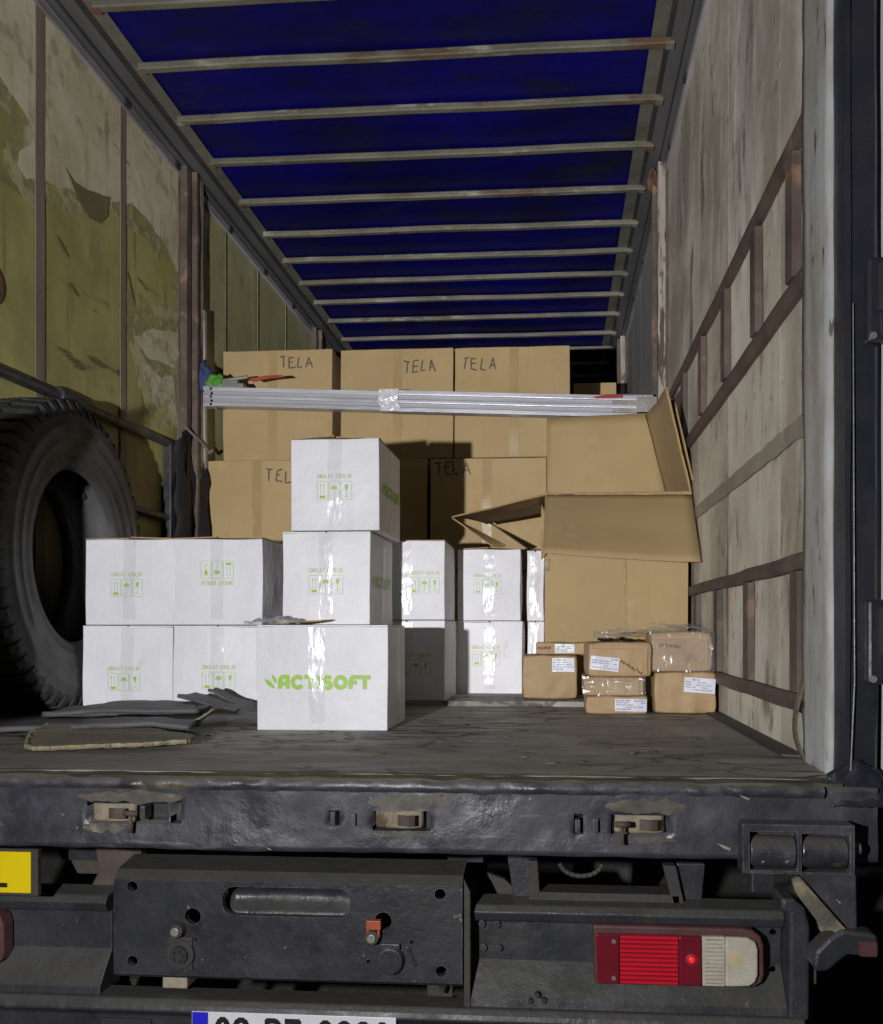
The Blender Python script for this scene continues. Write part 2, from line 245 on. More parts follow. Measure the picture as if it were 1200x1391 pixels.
def obj(name, mb, m, parent=None, bevel=0, smooth=False, local=False, seg=2, solid=0, angle=40, weld=False, recalc=True):
    me = bpy.data.meshes.new(name)
    me.from_pydata(mb.v, [], mb.f)
    for q in (m if isinstance(m, (list, tuple)) else [m]): me.materials.append(M[q])
    me.polygons.foreach_set('material_index', mb.m)
    if weld or recalc:
        bm = bmesh.new(); bm.from_mesh(me)
        if weld: bmesh.ops.remove_doubles(bm, verts=bm.verts, dist=1e-5)
        if recalc: bmesh.ops.recalc_face_normals(bm, faces=bm.faces)
        bm.to_mesh(me); bm.free()
    if smooth: me.polygons.foreach_set('use_smooth', [True] * len(me.polygons))
    o = bpy.data.objects.new(name, me); C.objects.link(o)
    if parent:
        o.parent = parent
        if not local: o.matrix_parent_inverse = Matrix.Translation(-OFF.get(parent.name, Vector()))
    if solid:
        s = o.modifiers.new('solid', 'SOLIDIFY'); s.thickness = solid; s.offset = 0
    if bevel:
        b = o.modifiers.new('bevel', 'BEVEL'); b.width = bevel; b.segments = seg; b.limit_method = 'ANGLE'; b.angle_limit = R(angle)
    return o
def empty(name, loc=(0, 0, 0), rz=0, label=None, cat=None, group=None):
    o = bpy.data.objects.new(name, None); C.objects.link(o); o.location = loc; o.rotation_euler = (0, 0, rz); o.empty_display_size = .1
    OFF[o.name] = Vector(loc)
    if label: tag(o, label, cat, group)
    return o
def tag(o, label, cat=None, group=None, kind=None):
    if label: o['label'] = label
    if cat: o['category'] = cat
    if group: o['group'] = group
    if kind: o['kind'] = kind
    return o
def inst(src, name, parent, mw=None):
    o = bpy.data.objects.new(name, src.data); C.objects.link(o); o.parent = parent
    for md in src.modifiers:
        q = o.modifiers.new(md.name, md.type)
        if md.type == 'BEVEL': q.width = md.width; q.segments = md.segments; q.limit_method = 'ANGLE'; q.angle_limit = md.angle_limit
    return o
def cut(o, cutters):
    """subtract closed meshes from o and bake the result"""
    tmp = []
    for k in cutters:
        me = bpy.data.meshes.new('cutter'); me.from_pydata(k.v, [], k.f)
        bm = bmesh.new(); bm.from_mesh(me); bmesh.ops.recalc_face_normals(bm, faces=bm.faces); bm.to_mesh(me); bm.free()
        c = bpy.data.objects.new('cutter', me); C.objects.link(c); tmp.append(c)
        b = o.modifiers.new('cut', 'BOOLEAN'); b.operation = 'DIFFERENCE'; b.object = c; b.solver = 'EXACT'
        if o.parent: c.parent = None
    bpy.context.view_layer.update()
    dg = bpy.context.evaluated_depsgraph_get()
    me = bpy.data.meshes.new_from_object(o.evaluated_get(dg))
    o.modifiers.clear(); o.data = me
    for c in tmp: bpy.data.objects.remove(c)
    return o
def nz(x, y=0, z=0): return noise.noise(Vector((x, y, z)))
def circ(cx, cy, r, n=20, ry=None, a0=0): return [(cx + r * math.cos(a0 + 2 * math.pi * i / n), cy + (ry or r) * math.sin(a0 + 2 * math.pi * i / n)) for i in range(n)]
def rrect(x0, x1, y0, y1, r, n=5):
    o = []
    for cx, cy, a in ((x1 - r, y1 - r, 0), (x0 + r, y1 - r, 90), (x0 + r, y0 + r, 180), (x1 - r, y0 + r, 270)):
        o += [(cx + r * math.cos(R(a + 90 * i / n)), cy + r * math.sin(R(a + 90 * i / n))) for i in range(n + 1)]
    return o
# ------------------------------------------------------------------ stroke lettering
def arc(cx, cy, rx, ry, a0, a1, n=10): return [(cx + rx * math.cos(R(a0 + (a1 - a0) * i / n)), cy + ry * math.sin(R(a0 + (a1 - a0) * i / n))) for i in range(n + 1)]
G = {
 'A': [[(0, 0), (.3, 1), (.6, 0)], [(.1, .35), (.5, .35)]], 'T': [[(0, 1), (.6, 1)], [(.3, 1), (.3, 0)]],
 'E': [[(.55, 1), (0, 1), (0, 0), (.55, 0)], [(0, .52), (.45, .52)]], 'L': [[(0, 1), (0, 0), (.5, 0)]],
 'D': [[(0, 0), (0, 1), (.3, 1)] + arc(.3, .5, .3, .5, 90, -90) + [(0, 0)]], 'I': [[(.05, 0), (.05, 1)]],
 'K': [[(0, 0), (0, 1)], [(.55, 1), (.05, .5), (.55, 0)]], 'R': [[(0, 0), (0, 1), (.35, 1)] + arc(.35, .74, .2, .26, 90, -90) + [(0, .48)], [(.3, .48), (.55, 0)]],
 'C': [arc(.32, .5, .32, .5, 50, 310)], 'O': [arc(.35, .5, .35, .5, 0, 360, 20)], '0': [arc(.28, .5, .28, .5, 0, 360, 18)],
 'S': [arc(.28, .75, .28, .25, 40, 270) + arc(.28, .25, .28, .25, 90, -140)], 'F': [[(.5, 1), (0, 1), (0, 0)], [(0, .52), (.4, .52)]],
 'Z': [[(0, 1), (.55, 1), (0, 0), (.55, 0)]], '9': [arc(.28, .7, .28, .3, 0, 360, 14), [(.56, .7), (.5, .2), (.3, 0), (.05, .05)]],
 '8': [arc(.28, .75, .24, .25, 0, 360, 14), arc(.28, .25, .28, .25, 0, 360, 14)], ' ': []}
GW = {'I': .1, ' ': .35, 'O': .7, 'C': .58, 'T': .6, 'A': .6, 'S': .56}
def text_strokes(t, h, gap=.18, wid=1.0, jit=0, rs=0):
    rn = random.Random(rs); x = 0; out = []
    for ch in t:
        if ch == '.': x += .5; continue
        sh = (rn.uniform(-.12, .12), rn.uniform(-.08, .08)) if jit else (0, 0)
        for st in G[ch]:
            out.append([((x + px * wid + (py * sh[0] if jit else 0) + rn.uniform(-jit, jit)) * h, (py + sh[1] + rn.uniform(-jit, jit)) * h) for px, py in st])
        x += (GW.get(ch, .55)) * wid + gap
    return out, (x - gap) * h
def ribbon(mb, pts, wd, fn, lift=0, caps=True, mi=0):
    """flat stroke in (u,v) mapped by fn(u,v,lift) on the face"""
    k = 0
    for a, b in zip(pts, pts[1:]):
        dx, dy = b[0] - a[0], b[1] - a[1]; L = math.hypot(dx, dy)
        if L < 1e-7: continue
        dx /= L; dy /= L; e = wd * .5 if caps else wd * .12
        ax, ay, bx, by = a[0] - dx * e * .5, a[1] - dy * e * .5, b[0] + dx * e * .5, b[1] + dy * e * .5
        ox, oy = -dy * wd / 2, dx * wd / 2
        z = lift + k * 2e-5; k += 1
        mb.add([fn(ax + ox, ay + oy, z), fn(bx + ox, by + oy, z), fn(bx - ox, by - oy, z), fn(ax - ox, ay - oy, z)], [(0, 1, 2, 3)], mi)
    return mb
def flat_poly(mb, pts, fn, lift=0, mi=0):
    return mb.add([fn(u, v, lift) for u, v in pts], [tuple(range(len(pts)))], mi)

# ================================================================== GROUND
g = MB(); g.sheet(lambda u, v: (-60 + 120 * u, -60 + 120 * v, 0), 8, 8)
tag(obj('ground', g, 'ground'), 'dark dusty asphalt yard under the truck at night', kind='structure')

# ================================================================== TRUCK
TX = Vector((-.68, 1.75, 0))
truck = empty('cargo_truck', TX, 0, 'open rear of an old cargo truck with blue tarpaulin roof and worn board walls', 'truck')
Z = lambda r: CAMZ + r      # height relative to the eye level
XL, XR = -1.92, .557
YF, YB = 9.0, 1.68
ZT = 3.84
def tp(name, mb, m, **k): return obj(name, mb, m, truck, **k)
def sub(name, mb, m, par, **k):
    OFF_par = OFF.get(par.name)
    o = obj(name, mb, m, None, **k); o.parent = par; o.matrix_parent_inverse = Matrix.Translation(-TX) if False else Matrix.Identity(4)
    return o
# parts are built in world metres: a part's own frame has identity world transform, so sub-parts need no inverse

# ---- floor
f = MB(); f.box(XL - .02, XR + .02, YB + .03, YF, FL - .06, FL - .022)
floor = tp('floor', f, 'chassis')
def floor_sheet(y0, y1, z, th):
    mb = MB(); nx, ny = 90, max(2, int((y1 - y0) / .05))
    top = lambda u, v: (XL + .03 + (XR - XL - .05) * u, y0 + (y1 - y0) * v + (.006 * nz(u * 40, y0 * 3) + .004 * nz(u * 120, 7) if v == 0 else 0), z + .0025 * nz(u * 9, v * (y1 - y0) * 5, y0))
    mb.sheet(top, nx, ny); n = nx + 1
    front = [top(i / nx, 0) for i in range(nx + 1)]
    o = len(mb.v); mb.v += front + [(p[0], p[1], z - th) for p in front]
    for i in range(nx): mb.f.append((o + i, o + n + i, o + n + i + 1, o + i + 1)); mb.m.append(0)
    return sub('floor_sheet', mb, 'floor', floor, recalc=False, smooth=False)
floor_sheet(1.70, 3.30, FL, .022)
floor_sheet(3.20, 5.6, FL + .02, .019)
floor_sheet(5.605, 8.98, FL + .02, .019)
# splintered rear edge of the floor sheet
mb = MB(); n = 240
rows = []
for i in range(n + 1):
    x = XL + (XR - XL - .02) * i / n
    a = 1.668 + .006 * nz(x * 30) + (.010 * max(0, nz(x * 9, 5)) ** 1) ; zt = FL - .003 + .003 * nz(x * 20, 3) - .008 * max(0, nz(x * 12, 11) - .1)
    rows.append([(x, 1.715, FL + .001), (x, a + .004, zt), (x, a, zt - .006), (x, a + .004 * nz(x * 50, 1), zt - .018)])
for i in range(n):
    o = len(mb.v); mb.v += rows[i] + rows[i + 1]
    for k in range(3): mb.f.append((o + k, o + 4 + k, o + 5 + k, o + 1 + k)); mb.m.append(0)
sub('floor_edge', mb, 'flooredge', floor, weld=True, recalc=False)

# ---- left wall
f = MB(); f.box(XL - .05, XL - .016, YB, YF, FL - .05, ZT)
lw = tp('left_wall', f, 'chassis')
def wall_panel(par, X, sgn, y0, y1, z0, z1, m, amp=.004, name='wall_panel', th=.014):
    mb = MB()
    def q(u, v):
        y = y0 + (y1 - y0) * u; z = z0 + (z1 - z0) * v
        return (X + sgn * amp * nz(y * 1.7, z * 1.7, X) * math.sin(math.pi * u) , y, z)
    mb.sheet(q, 10, 26)
    for a, b in ((0, None), (1, None)):
        y = y0 if a == 0 else y1
        mb.add([(X, y, z0), (X, y, z1), (X - sgn * th, y, z1), (X - sgn * th, y, z0)], [(0, 1, 2, 3)])
    return sub(name, mb, m, par, recalc=False, smooth=True)
ys = [1.72, 2.42, 3.075, 3.69, 4.27]
for a, b in zip(ys, ys[1:]): wall_panel(lw, XL, 1, a + .004, b - .004, FL, ZT, 'ply')
ys = [4.46, 4.888, 5.432, 6.006, 6.60]
for a, b in zip(ys, ys[1:]): wall_panel(lw, XL, 1, a + .007, b - .007, FL, ZT, 'ply_far')
ys = [6.84, 7.5, 8.2, 8.95]
for a, b in zip(ys, ys[1:]): wall_panel(lw, XL, 1, a + .006, b - .006, FL, ZT, 'ply_far')
for y, wd in ((2.42, .05), (3.075, .056), (3.69, .046)):
    mb = MB(); mb.sheet(lambda u, v: (XL + .007, y - wd / 2 + wd * u + .004 * nz(v * 7, y), FL + (ZT - FL) * v), 1, 40)
    sub('batten', mb, 'batten', lw, solid=.004, recalc=False)
for y in (4.888, 5.432, 6.006, 7.5, 8.2):
    mb = MB(); mb.sheet(lambda u, v: (XL + .006, y - .011 + .022 * u + .003 * nz(v * 7, y), FL + (ZT - FL) * v), 1, 30)
    sub('joint_strip', mb, 'iron', lw, recalc=False)
mb = MB(); mb.prism(circ(2.785, Z(1.17), .075, 24, .075), 'x', XL + .006, XL + .014); sub('red_reflector', mb, 'rust', lw, bevel=.003)
# paler and darker patches laid over the boards: outline in (y, z)
def patch(name, pts, m, X=XL + .0045, jit=.012, seedv=0):
    out = []
    for (a, b) in zip(pts, pts[1:] + pts[:1]):
        L = math.hypot(b[0] - a[0], b[1] - a[1]); k = max(1, int(L / .018))
        for i in range(k):
            t = i / k; y = a[0] + (b[0] - a[0]) * t; z = a[1] + (b[1] - a[1]) * t
            out.append((X, y + jit * (nz(y * 9, z * 9, seedv) + .5 * nz(y * 40, z * 40, seedv)), z + jit * (nz(y * 9, z * 9, seedv + 9) + .5 * nz(y * 40, z * 40, seedv + 9))))
    P2 = [Vector((p[1], p[2])) for p in out]
    rv, re_, rf, *_ = delaunay_2d_cdt(P2, [], [list(range(len(P2)))], 1, 1e-5)
    me = bpy.data.meshes.new(name); me.from_pydata([(X, v.x, v.y) for v in rv], [], [tuple(q) for q in rf]); me.materials.append(M[m])
    o = bpy.data.objects.new(name, me); C.objects.link(o); o.parent = lw
    s = o.modifiers.new('solid', 'SOLIDIFY'); s.thickness = .0007
    return o
z0 = CAMZ
patch('pale_patch', [(1.75, z0 + 2.33), (1.75, z0 + 1.95), (2.86, z0 + 1.905), (2.98, z0 + 1.864), (3.06, z0 + 1.83), (3.03, z0 + 1.77), (2.96, z0 + 1.72), (2.95, z0 + 1.66), (3.0, z0 + 1.63), (3.09, z0 + 1.684),
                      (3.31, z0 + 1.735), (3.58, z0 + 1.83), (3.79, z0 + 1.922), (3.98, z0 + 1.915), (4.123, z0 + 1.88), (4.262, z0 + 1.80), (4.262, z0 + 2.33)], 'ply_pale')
patch('pale_patch', [(1.75, z0 + 2.33), (1.75, z0 + 1.90), (2.80, z0 + 1.84), (2.92, z0 + 1.78), (2.86, z0 + 1.62), (3.0, z0 + 1.57), (3.2, z0 + 1.62), (3.45, z0 + 1.70), (3.7, z0 + 1.80), (3.9, z0 + 1.82), (4.1, z0 + 1.77), (4.262, z0 + 1.66), (4.262, z0 + 2.33)], 'ply_mid', X=XL + .0030, jit=.05, seedv=11)
patch('pale_patch', [(3.70, z0 + 1.50), (4.0, z0 + 1.55), (4.262, z0 + 1.58), (4.262, z0 + 0.98), (4.0, z0 + 1.0), (3.85, z0 + 1.10), (3.74, z0 + 1.3)], 'ply_mid', X=XL + .0030, jit=.05, seedv=13)
patch('pale_patch', [(3.79, z0 + 1.331), (4.0, z0 + 1.43), (4.255, z0 + 1.50), (4.255, z0 + 1.318), (4.05, z0 + 1.29), (3.93, z0 + 1.27)], 'ply_whitish', seedv=3)
patch('pale_patch', [(3.87, z0 + 1.23), (3.97, z0 + 1.24), (4.08, z0 + 1.22), (4.2, z0 + 1.26), (4.255, z0 + 1.04), (4.12, z0 + 1.10), (4.03, z0 + 1.06), (3.93, z0 + 1.10)], 'ply_whitish', seedv=5)
patch('dark_board_mark', [(3.24, z0 + 1.80), (3.30, z0 + 1.775), (3.40, z0 + 1.79), (3.58, z0 + 1.85), (3.56, z0 + 1.76), (3.50, z0 + 1.70), (3.42, z0 + 1.685), (3.33, z0 + 1.72)], 'ply_dark', X=XL + .008, jit=.006)  # darker patch beside the pale ones
for i, (y, z, L, a) in enumerate(((3.22, 1.48, .05, -38), (3.30, 1.34, .04, -20), (3.76, 1.53, .08, -62))):
    c, s = math.cos(R(a)), math.sin(R(a)); pts = []
    for k in range(10):
        t = -1 + 2 * k / 9; wv = .008 * (1 - t * t) * (1 + .5 * nz(k, i)); pts.append((t * L, wv))
    for k in range(10): t = 1 - 2 * k / 9; pts.append((t * L, -.008 * (1 - t * t) * (1 + .5 * nz(k, i, 4))))
    patch('gouge', [(y + c * p[0] - s * p[1], z0 + z + s * p[0] + c * p[1]) for p in pts[:9] + pts[10:19]], 'ply_dark', X=XL + .008, jit=.012, seedv=i)
# left dropside: black rails and short upright
mb = MB(); mb.path([(XL + .03, 1.75, 2.34), (XL + .03, 3.2, 2.375), (XL + .03, 4.25, 2.395)], .020, 10)
tp('dropside_rail', mb, 'blackflat')
mb = MB(); mb.path([(XL + .03, 3.3, 2.02), (XL + .03, 4.25, 2.03)], .018, 10); tp('dropside_rail', mb, 'blackflat')
mb = MB(); mb.box(XL + .012, XL + .05, 4.07, 4.13, FL + .02, 2.385); tp('dropside_upright', mb, 'blackflat', bevel=.004)
mb = MB(); mb.tube((XL + .03, 3.14, 2.375), (XL + .03, 3.30, 2.377), .034, 12); mb.tube((XL + .03, 3.2, 2.37), (XL + .06, 3.2, 2.37), .03, 12); tp('rail_clamp', mb, 'blackflat', bevel=.004)

# ---- wall posts
def post(X, sgn, y, z0_, z1, ms, name='wall_post'):
    mb = MB(); s = sgn
    mb.box(min(X - s * .03, X + s * .012), max(X - s * .03, X + s * .012), y - .11, y + .11, z0_, z1)
    web = tp(name, mb, ms[0], bevel=.003)
    for k, (a, b, d, mi) in enumerate(((-.105, -.055, .05, ms[1]), (-.03, -.005, .072, ms[0]), (.03, .07, .06, ms[2]))):
        m2 = MB(); q = sorted((X + s * .013, X + s * d)); nzv = 22
        m2.sheet(lambda u, v: (X + s * (d + .004 * nz(v * 12, k, y)), y + a + (b - a) * u + .006 * nz(v * 6, k + y), z0_ + (z1 - z0_) * v), 1, 40)
        m2.sheet(lambda u, v: (X + s * (.013 + (d - .013 + .004 * nz(v * 12, k, y)) * u), y + a + .006 * nz(v * 6, k + y), z0_ + (z1 - z0_) * v), 1, 40)
        m2.sheet(lambda u, v: (X + s * (.013 + (d - .013 + .004 * nz(v * 12, k, y)) * u), y + b + .006 * nz(v * 6, k + y), z0_ + (z1 - z0_) * v), 1, 40)
        sub('post_flange', m2, mi, web, recalc=False)
    return web
post(XL, 1, 4.36, FL, ZT, ('iron', 'iron', 'peeled'))
post(XL, 1, 6.72, FL, ZT, ('iron', 'iron', 'peeled'))
post(XR, -1, 4.50, FL, ZT, ('iron', 'peeled', 'iron'))
post(XR, -1, 7.10, FL, ZT, ('iron', 'peeled', 'iron'))
# loose lath leaning against the left post, bent hook
mb = MB(); mb.prism([(0, 0), (.03, 0), (.03, .012), (0, .012)], 'z', 0, 1.75)
mb.v = [(XL + .055 + v[1], 4.455 + v[0] - .02 * (v[2] / 1.75), 1.42 + v[2]) for v in mb.v]
tp('loose_lath', mb, 'peeled', bevel=.002)
mb = MB(); mb.path([(XL + .06, 4.22, 2.50), (XL + .075, 4.30, 2.47), (XL + .075, 4.40, 2.455), (XL + .08, 4.47, 2.42), (XL + .09, 4.48, 2.44)], .007, 8); tp('wire_hook', mb, 'steel')
mb = MB(); mb.sheet(lambda u, v: (XL + .06 + .05 * math.sin(u * 9) * (1 - v) + .05 * nz(u * 4, v * 5), 4.10 + .36 * u + .05 * nz(v * 4, u * 3), 1.55 + .95 * v * (1 - .25 * abs(u - .4))), 14, 16)
cl = obj('black_cloth', mb, 'blackcloth', solid=.006, smooth=True); tag(cl, 'black cloth hanging against left wall between tyre and brown cartons', 'cloth')

# ---- right wall
f = MB(); f.box(XR + .016, XR + .05, YB + .08, YF, FL - .05, ZT)
rw = tp('right_wall', f, 'chassis')
ys = [1.945, 2.212, 2.865, 3.45, 4.40]
for a, b in zip(ys, ys[1:]): wall_panel(rw, XR, -1, a + .0015, b - .0015, FL + .005, ZT, 'rwall', .005)
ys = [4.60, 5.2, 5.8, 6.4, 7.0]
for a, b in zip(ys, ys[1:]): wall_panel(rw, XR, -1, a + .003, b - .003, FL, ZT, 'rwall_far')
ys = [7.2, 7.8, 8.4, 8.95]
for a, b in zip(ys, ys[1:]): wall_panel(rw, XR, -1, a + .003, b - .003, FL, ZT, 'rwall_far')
def wrail(zc, wd, y0, y1, d=.018, name='wall_rail'):
    mb = MB()
    def prof(u):
        y = y0 + (y1 - y0) * u; dz = .004 * nz(y * 5, zc); return y, dz
    n = 30
    for i in range(n + 1):
        y, dz = prof(i / n)
        mb.v += [(XR - .001, y, zc - wd / 2 + dz), (XR - d, y, zc - wd / 2 + dz), (XR - d - .004, y, zc + wd * .1 + dz), (XR - d, y, zc + wd / 2 + dz), (XR - .001, y, zc + wd / 2 + dz)]
    for i in range(n):
        for k in range(4): mb.f.append((i * 5 + k, i * 5 + 5 + k, i * 5 + 6 + k, i * 5 + 1 + k)); mb.m.append(0)
    mb.f += [(0, 1, 2, 3, 4), tuple(n * 5 + k for k in (4, 3, 2, 1, 0))]; mb.m += [0, 0]
    return tp(name, mb, 'iron', bevel=.002)
Z = lambda r: CAMZ + r
wrail(Z(1.12), .044, 1.95, 4.38); wrail(Z(.777), .047, 1.945, 4.38); wrail(Z(.152), .038, 1.945, 4.38); wrail(Z(-.167), .04, 1.92, 4.38)
for y0, y1 in ((2.005, 2.097), (2.366, 2.478), (2.794, 2.914), (3.25, 3.364), (3.72, 3.82), (4.15, 4.25)):
    mb = MB(); ym = (y0 + y1) / 2; hw = .034
    mb.prism([(XR - .001, ym - hw), (XR - .022, ym - hw + .004), (XR - .024, ym + hw - .012), (XR - .010, ym + hw), (XR - .001, ym + hw)], 'z', Z(.777) + .029, Z(1.12) - .027)
    tp('wall_stud', mb, 'iron', bevel=.002)
for y0, y1 in ((1.959, 2.078), (2.46, 2.581), (2.927, 3.059), (3.364, 3.50), (3.85, 3.95), (4.2, 4.3)):
    mb = MB(); ym = (y0 + y1) / 2; hw = .036
    mb.prism([(XR - .001, ym - hw), (XR - .020, ym - hw + .004), (XR - .022, ym + hw - .012), (XR - .008, ym + hw), (XR - .001, ym + hw)], 'z', Z(-.167) + .022, Z(.152) - .021)
    tp('wall_stud', mb, 'iron', bevel=.002)
# repair strips and a broken lath on the board face
mb = MB(); mb.sheet(lambda u, v: (XR - .0062, 1.95 + 2.4 * u, Z(.46) + .050 * (v - .5) * (1 + .25 * nz(u * 30, v * 3))), 120, 4)
sub('old_rail_mark', mb, 'rail_mark', rw, recalc=False)
mb = MB(); mb.sheet(lambda u, v: (XR - .012 - .05 * math.sin(v * 3.1) * (1 - v), 1.93 - .02 * u + .02 * v, Z(-.30) + .24 * v), 2, 12); sub('broken_lath', mb, 'flooredge', rw, solid=.006, recalc=False)
mb = MB(); mb.prism([(XR - .002, 1.98), (XR - .05, 2.0), (XR - .05, 4.38), (XR - .002, 4.38)], 'z', FL - .002, FL + .006); tp('floor_gutter', mb, 'raildark')
# timber jamb and steel corner post at the rear
mb = MB()
def jm(u, v):
    y = 1.757 + .186 * u; z = FL - .01 + (4.1 - FL) * v
    e = .012 * nz(z * 3, u * 2) + (.010 * nz(z * 14, 5) if u in (0, 1) else 0)
    return (XR - .010 + .004 * nz(z * 2.5, u * 5), y + e * (1 if v < .5 else .5), z)
mb.sheet(jm, 6, 140); jamb = tp('door_jamb', mb, 'jamb', solid=.02, recalc=False, smooth=True)
mb = MB()
def pq(u, v):
    z = FL - .05 + (4.2 - FL) * v
    pr = [(XR - .012, 1.752), (XR - .006, 1.705), (XR + .002, 1.695), (XR + .004, 1.70), (.604, 1.698), (.612, 1.706), (.614, 1.78)]
    p = pr[int(round(u * 6))]; return (p[0] + .003 * nz(z * 4, u * 5), p[1] + .003 * nz(z * 5, u * 3, 2), z)
mb.sheet(pq, 6, 110); cp = tp('corner_post', mb, 'post', recalc=False)
mb = MB(); mb.path([(.563, 1.694, Z(.62)), (.565, 1.692, Z(-.1)), (.557, 1.69, Z(-.27))], .0013, 6); sub('weld_seam', mb, 'steel', cp)
# open rear door, folded back to the right, with its two hinge brackets
mb = MB(); mb.box(.626, 1.80, 1.70, 1.735, Z(-.08), 4.15); door = tp('rear_door', mb, 'doorwhite', bevel=.004)
mb = MB(); mb.box(.626, .70, 1.705, 1.735, Z(-.30), Z(-.10)); sub('door_foot', mb, 'doorwhite', door, bevel=.004)
for zc, m2 in ((Z(.625), 'post'), (Z(-.02), 'beige')):
    mb = MB(); mb.box(.583, .626, 1.672, 1.697, zc - .085, zc + .075); br = tp('door_hinge', mb, 'post', bevel=.006)
    mb = MB(); mb.box(.600, .612, 1.664, 1.671, zc - .03, zc + .06); sub('hinge_slot', mb, 'raildark', br)
    mb = MB(); mb.tube((.618, 1.664, zc - .07), (.618, 1.664, zc + .06), .009, 10); sub('hinge_pin', mb, 'steel' if m2 == 'post' else 'doorwhite', br, smooth=True)
    mb = MB(); mb.tube((.592, 1.676, zc - .075), (.592, 1.668, zc - .075), .007, 8); sub('bolt_head', mb, 'steel', br)
# paint-caked foot of the corner post
mb = MB()
mb.sheet(lambda u, v: (.515 + .10 * u + .004 * nz(u * 9, v * 9), 1.668 + .03 * v + .004 * nz(u * 4, v * 4, 3), Z(-.335) + .085 * v * (1 - .6 * abs(u - .55)) + .006 * nz(u * 12, v * 7, 8)), 20, 14)
tp('post_foot', mb, 'post', smooth=True, solid=.006)

# ---- front bulkhead
mb = MB(); mb.box(XL, XR, YF, YF + .03, FL - .05, ZT + .1); tp('front_wall', mb, 'chassis')

# ---- roof: side rails, bows, tarpaulin
def rail(X, s):
    def band(pts, m, name, par=None):
        mb = MB(); q = [(X + s * a, z) for a, z in pts]; mb.prism(q, 'y', YB + .02, YF)
        return tp(name, mb, m) if par is None else sub(name, mb, m, par)
    r = band([(.002, ZT - .05), (.020, ZT - .05), (.020, ZT - .012), (.002, ZT - .012)], 'raillight', 'roof_rail')
    band([(.0, ZT - .0115), (.014, ZT - .0115), (.014, ZT - .003), (.0, ZT - .003)], 'raildark', 'rail_groove', r)
    band([(.0, ZT - .0025), (.045, ZT - .0025), (.045, ZT + .008), (.0, ZT + .008)], 'railgrey', 'rail_channel', r)
    band([(.0, ZT + .0085), (.050, ZT + .0085), (.050, ZT + .014), (.0, ZT + .014)], 'raildark', 'rail_groove', r)
    band([(.0, ZT + .0145), (.105, ZT + .0145), (.105, ZT + .024), (.0, ZT + .024)], 'railgrey', 'rail_channel', r)
    band([(.0, ZT + .0245), (.125, ZT + .0245), (.125, ZT + .029), (.0, ZT + .029)], 'raildark', 'rail_groove', r)
    band([(.08, ZT + .0295), (.185, ZT + .0295), (.185, ZT + .032), (.08, ZT + .032)], 'tarp_edge', 'rail_hem', r)
    for y in (2.0, 2.7, 3.69, 4.2, 4.9, 5.5, 6.1):
        m2 = MB(); m2.box(*sorted((X + s * .020, X + s * .030)), y - .02, y + .02, ZT - .045, ZT - .015); sub('rail_bolt_plate', m2, 'raildark', r)
rail(XL, 1); rail(XR + .005, -1)
bows_y = [1.72, 2.08, 2.44, 2.80, 3.17, 3.53, 3.905, 4.28, 4.69, 5.085, 5.46, 5.81, 6.165, 6.55, 6.97, 7.35, 7.75, 8.15, 8.55]
for i, y in enumerate(bows_y):
    mb = MB(); n = 24; rn = random.Random(i)
    for k in range(n + 1):
        x = -1.76 + 2.235 * k / n; zz = CAMZ + 2.352 + .004 * nz(x * 2, y * 3); yy = y + .006 * nz(x * 1.2, y * 5, 3)
        mb.v += [(x, yy - .018, zz), (x, yy + .018, zz), (x, yy + .018, zz + .03), (x, yy - .018, zz + .03)]
    for k in range(n):
        for a in range(4): mb.f.append((k * 4 + a, k * 4 + (a + 1) % 4, k * 4 + 4 + (a + 1) % 4, k * 4 + 4 + a)); mb.m.append(0)
    mb.f += [(0, 1, 2, 3), tuple(n * 4 + a for a in range(4))]; mb.m += [0, 0]
    b = tp('roof_bow', mb, 'bow', bevel=.006, seg=3)
    for xx in (-1.75, .455):
        m2 = MB(); m2.box(xx - .016, xx + .016, y - .0175, y + .0175, CAMZ + 2.3475, CAMZ + 2.3515); sub('bow_bracket', m2, 'rust' if rn.random() < .3 else 'bow', b)
mb = MB()
def tq(u, v):
    x = -1.83 + 2.34 * u; y = 1.6 + 7.4 * v
    d = min(abs(y - b) for b in bows_y); return (x, y, CAMZ + 2.392 - .010 * min(1, d / .19) ** 2 * math.sin(math.pi * u) ** .5 + (.012 * nz(x * 2.2, y * 3) + .006 * nz(x * 9, y * 2.5, 4)) * min(1, d / .1))
mb.sheet(tq, 30, 220); tp('roof_tarpaulin', mb, 'tarp', smooth=True, recalc=False)
mb = MB(); mb.sheet(lambda u, v: (.47 + .08 * u + .02 * nz(v * 9), 4.42 + .13 * v, CAMZ + 2.30 + .06 * nz(u * 3, v * 4) - .12 * v * u), 10, 10); tp('rusty_gusset', mb, 'rust', solid=.012)

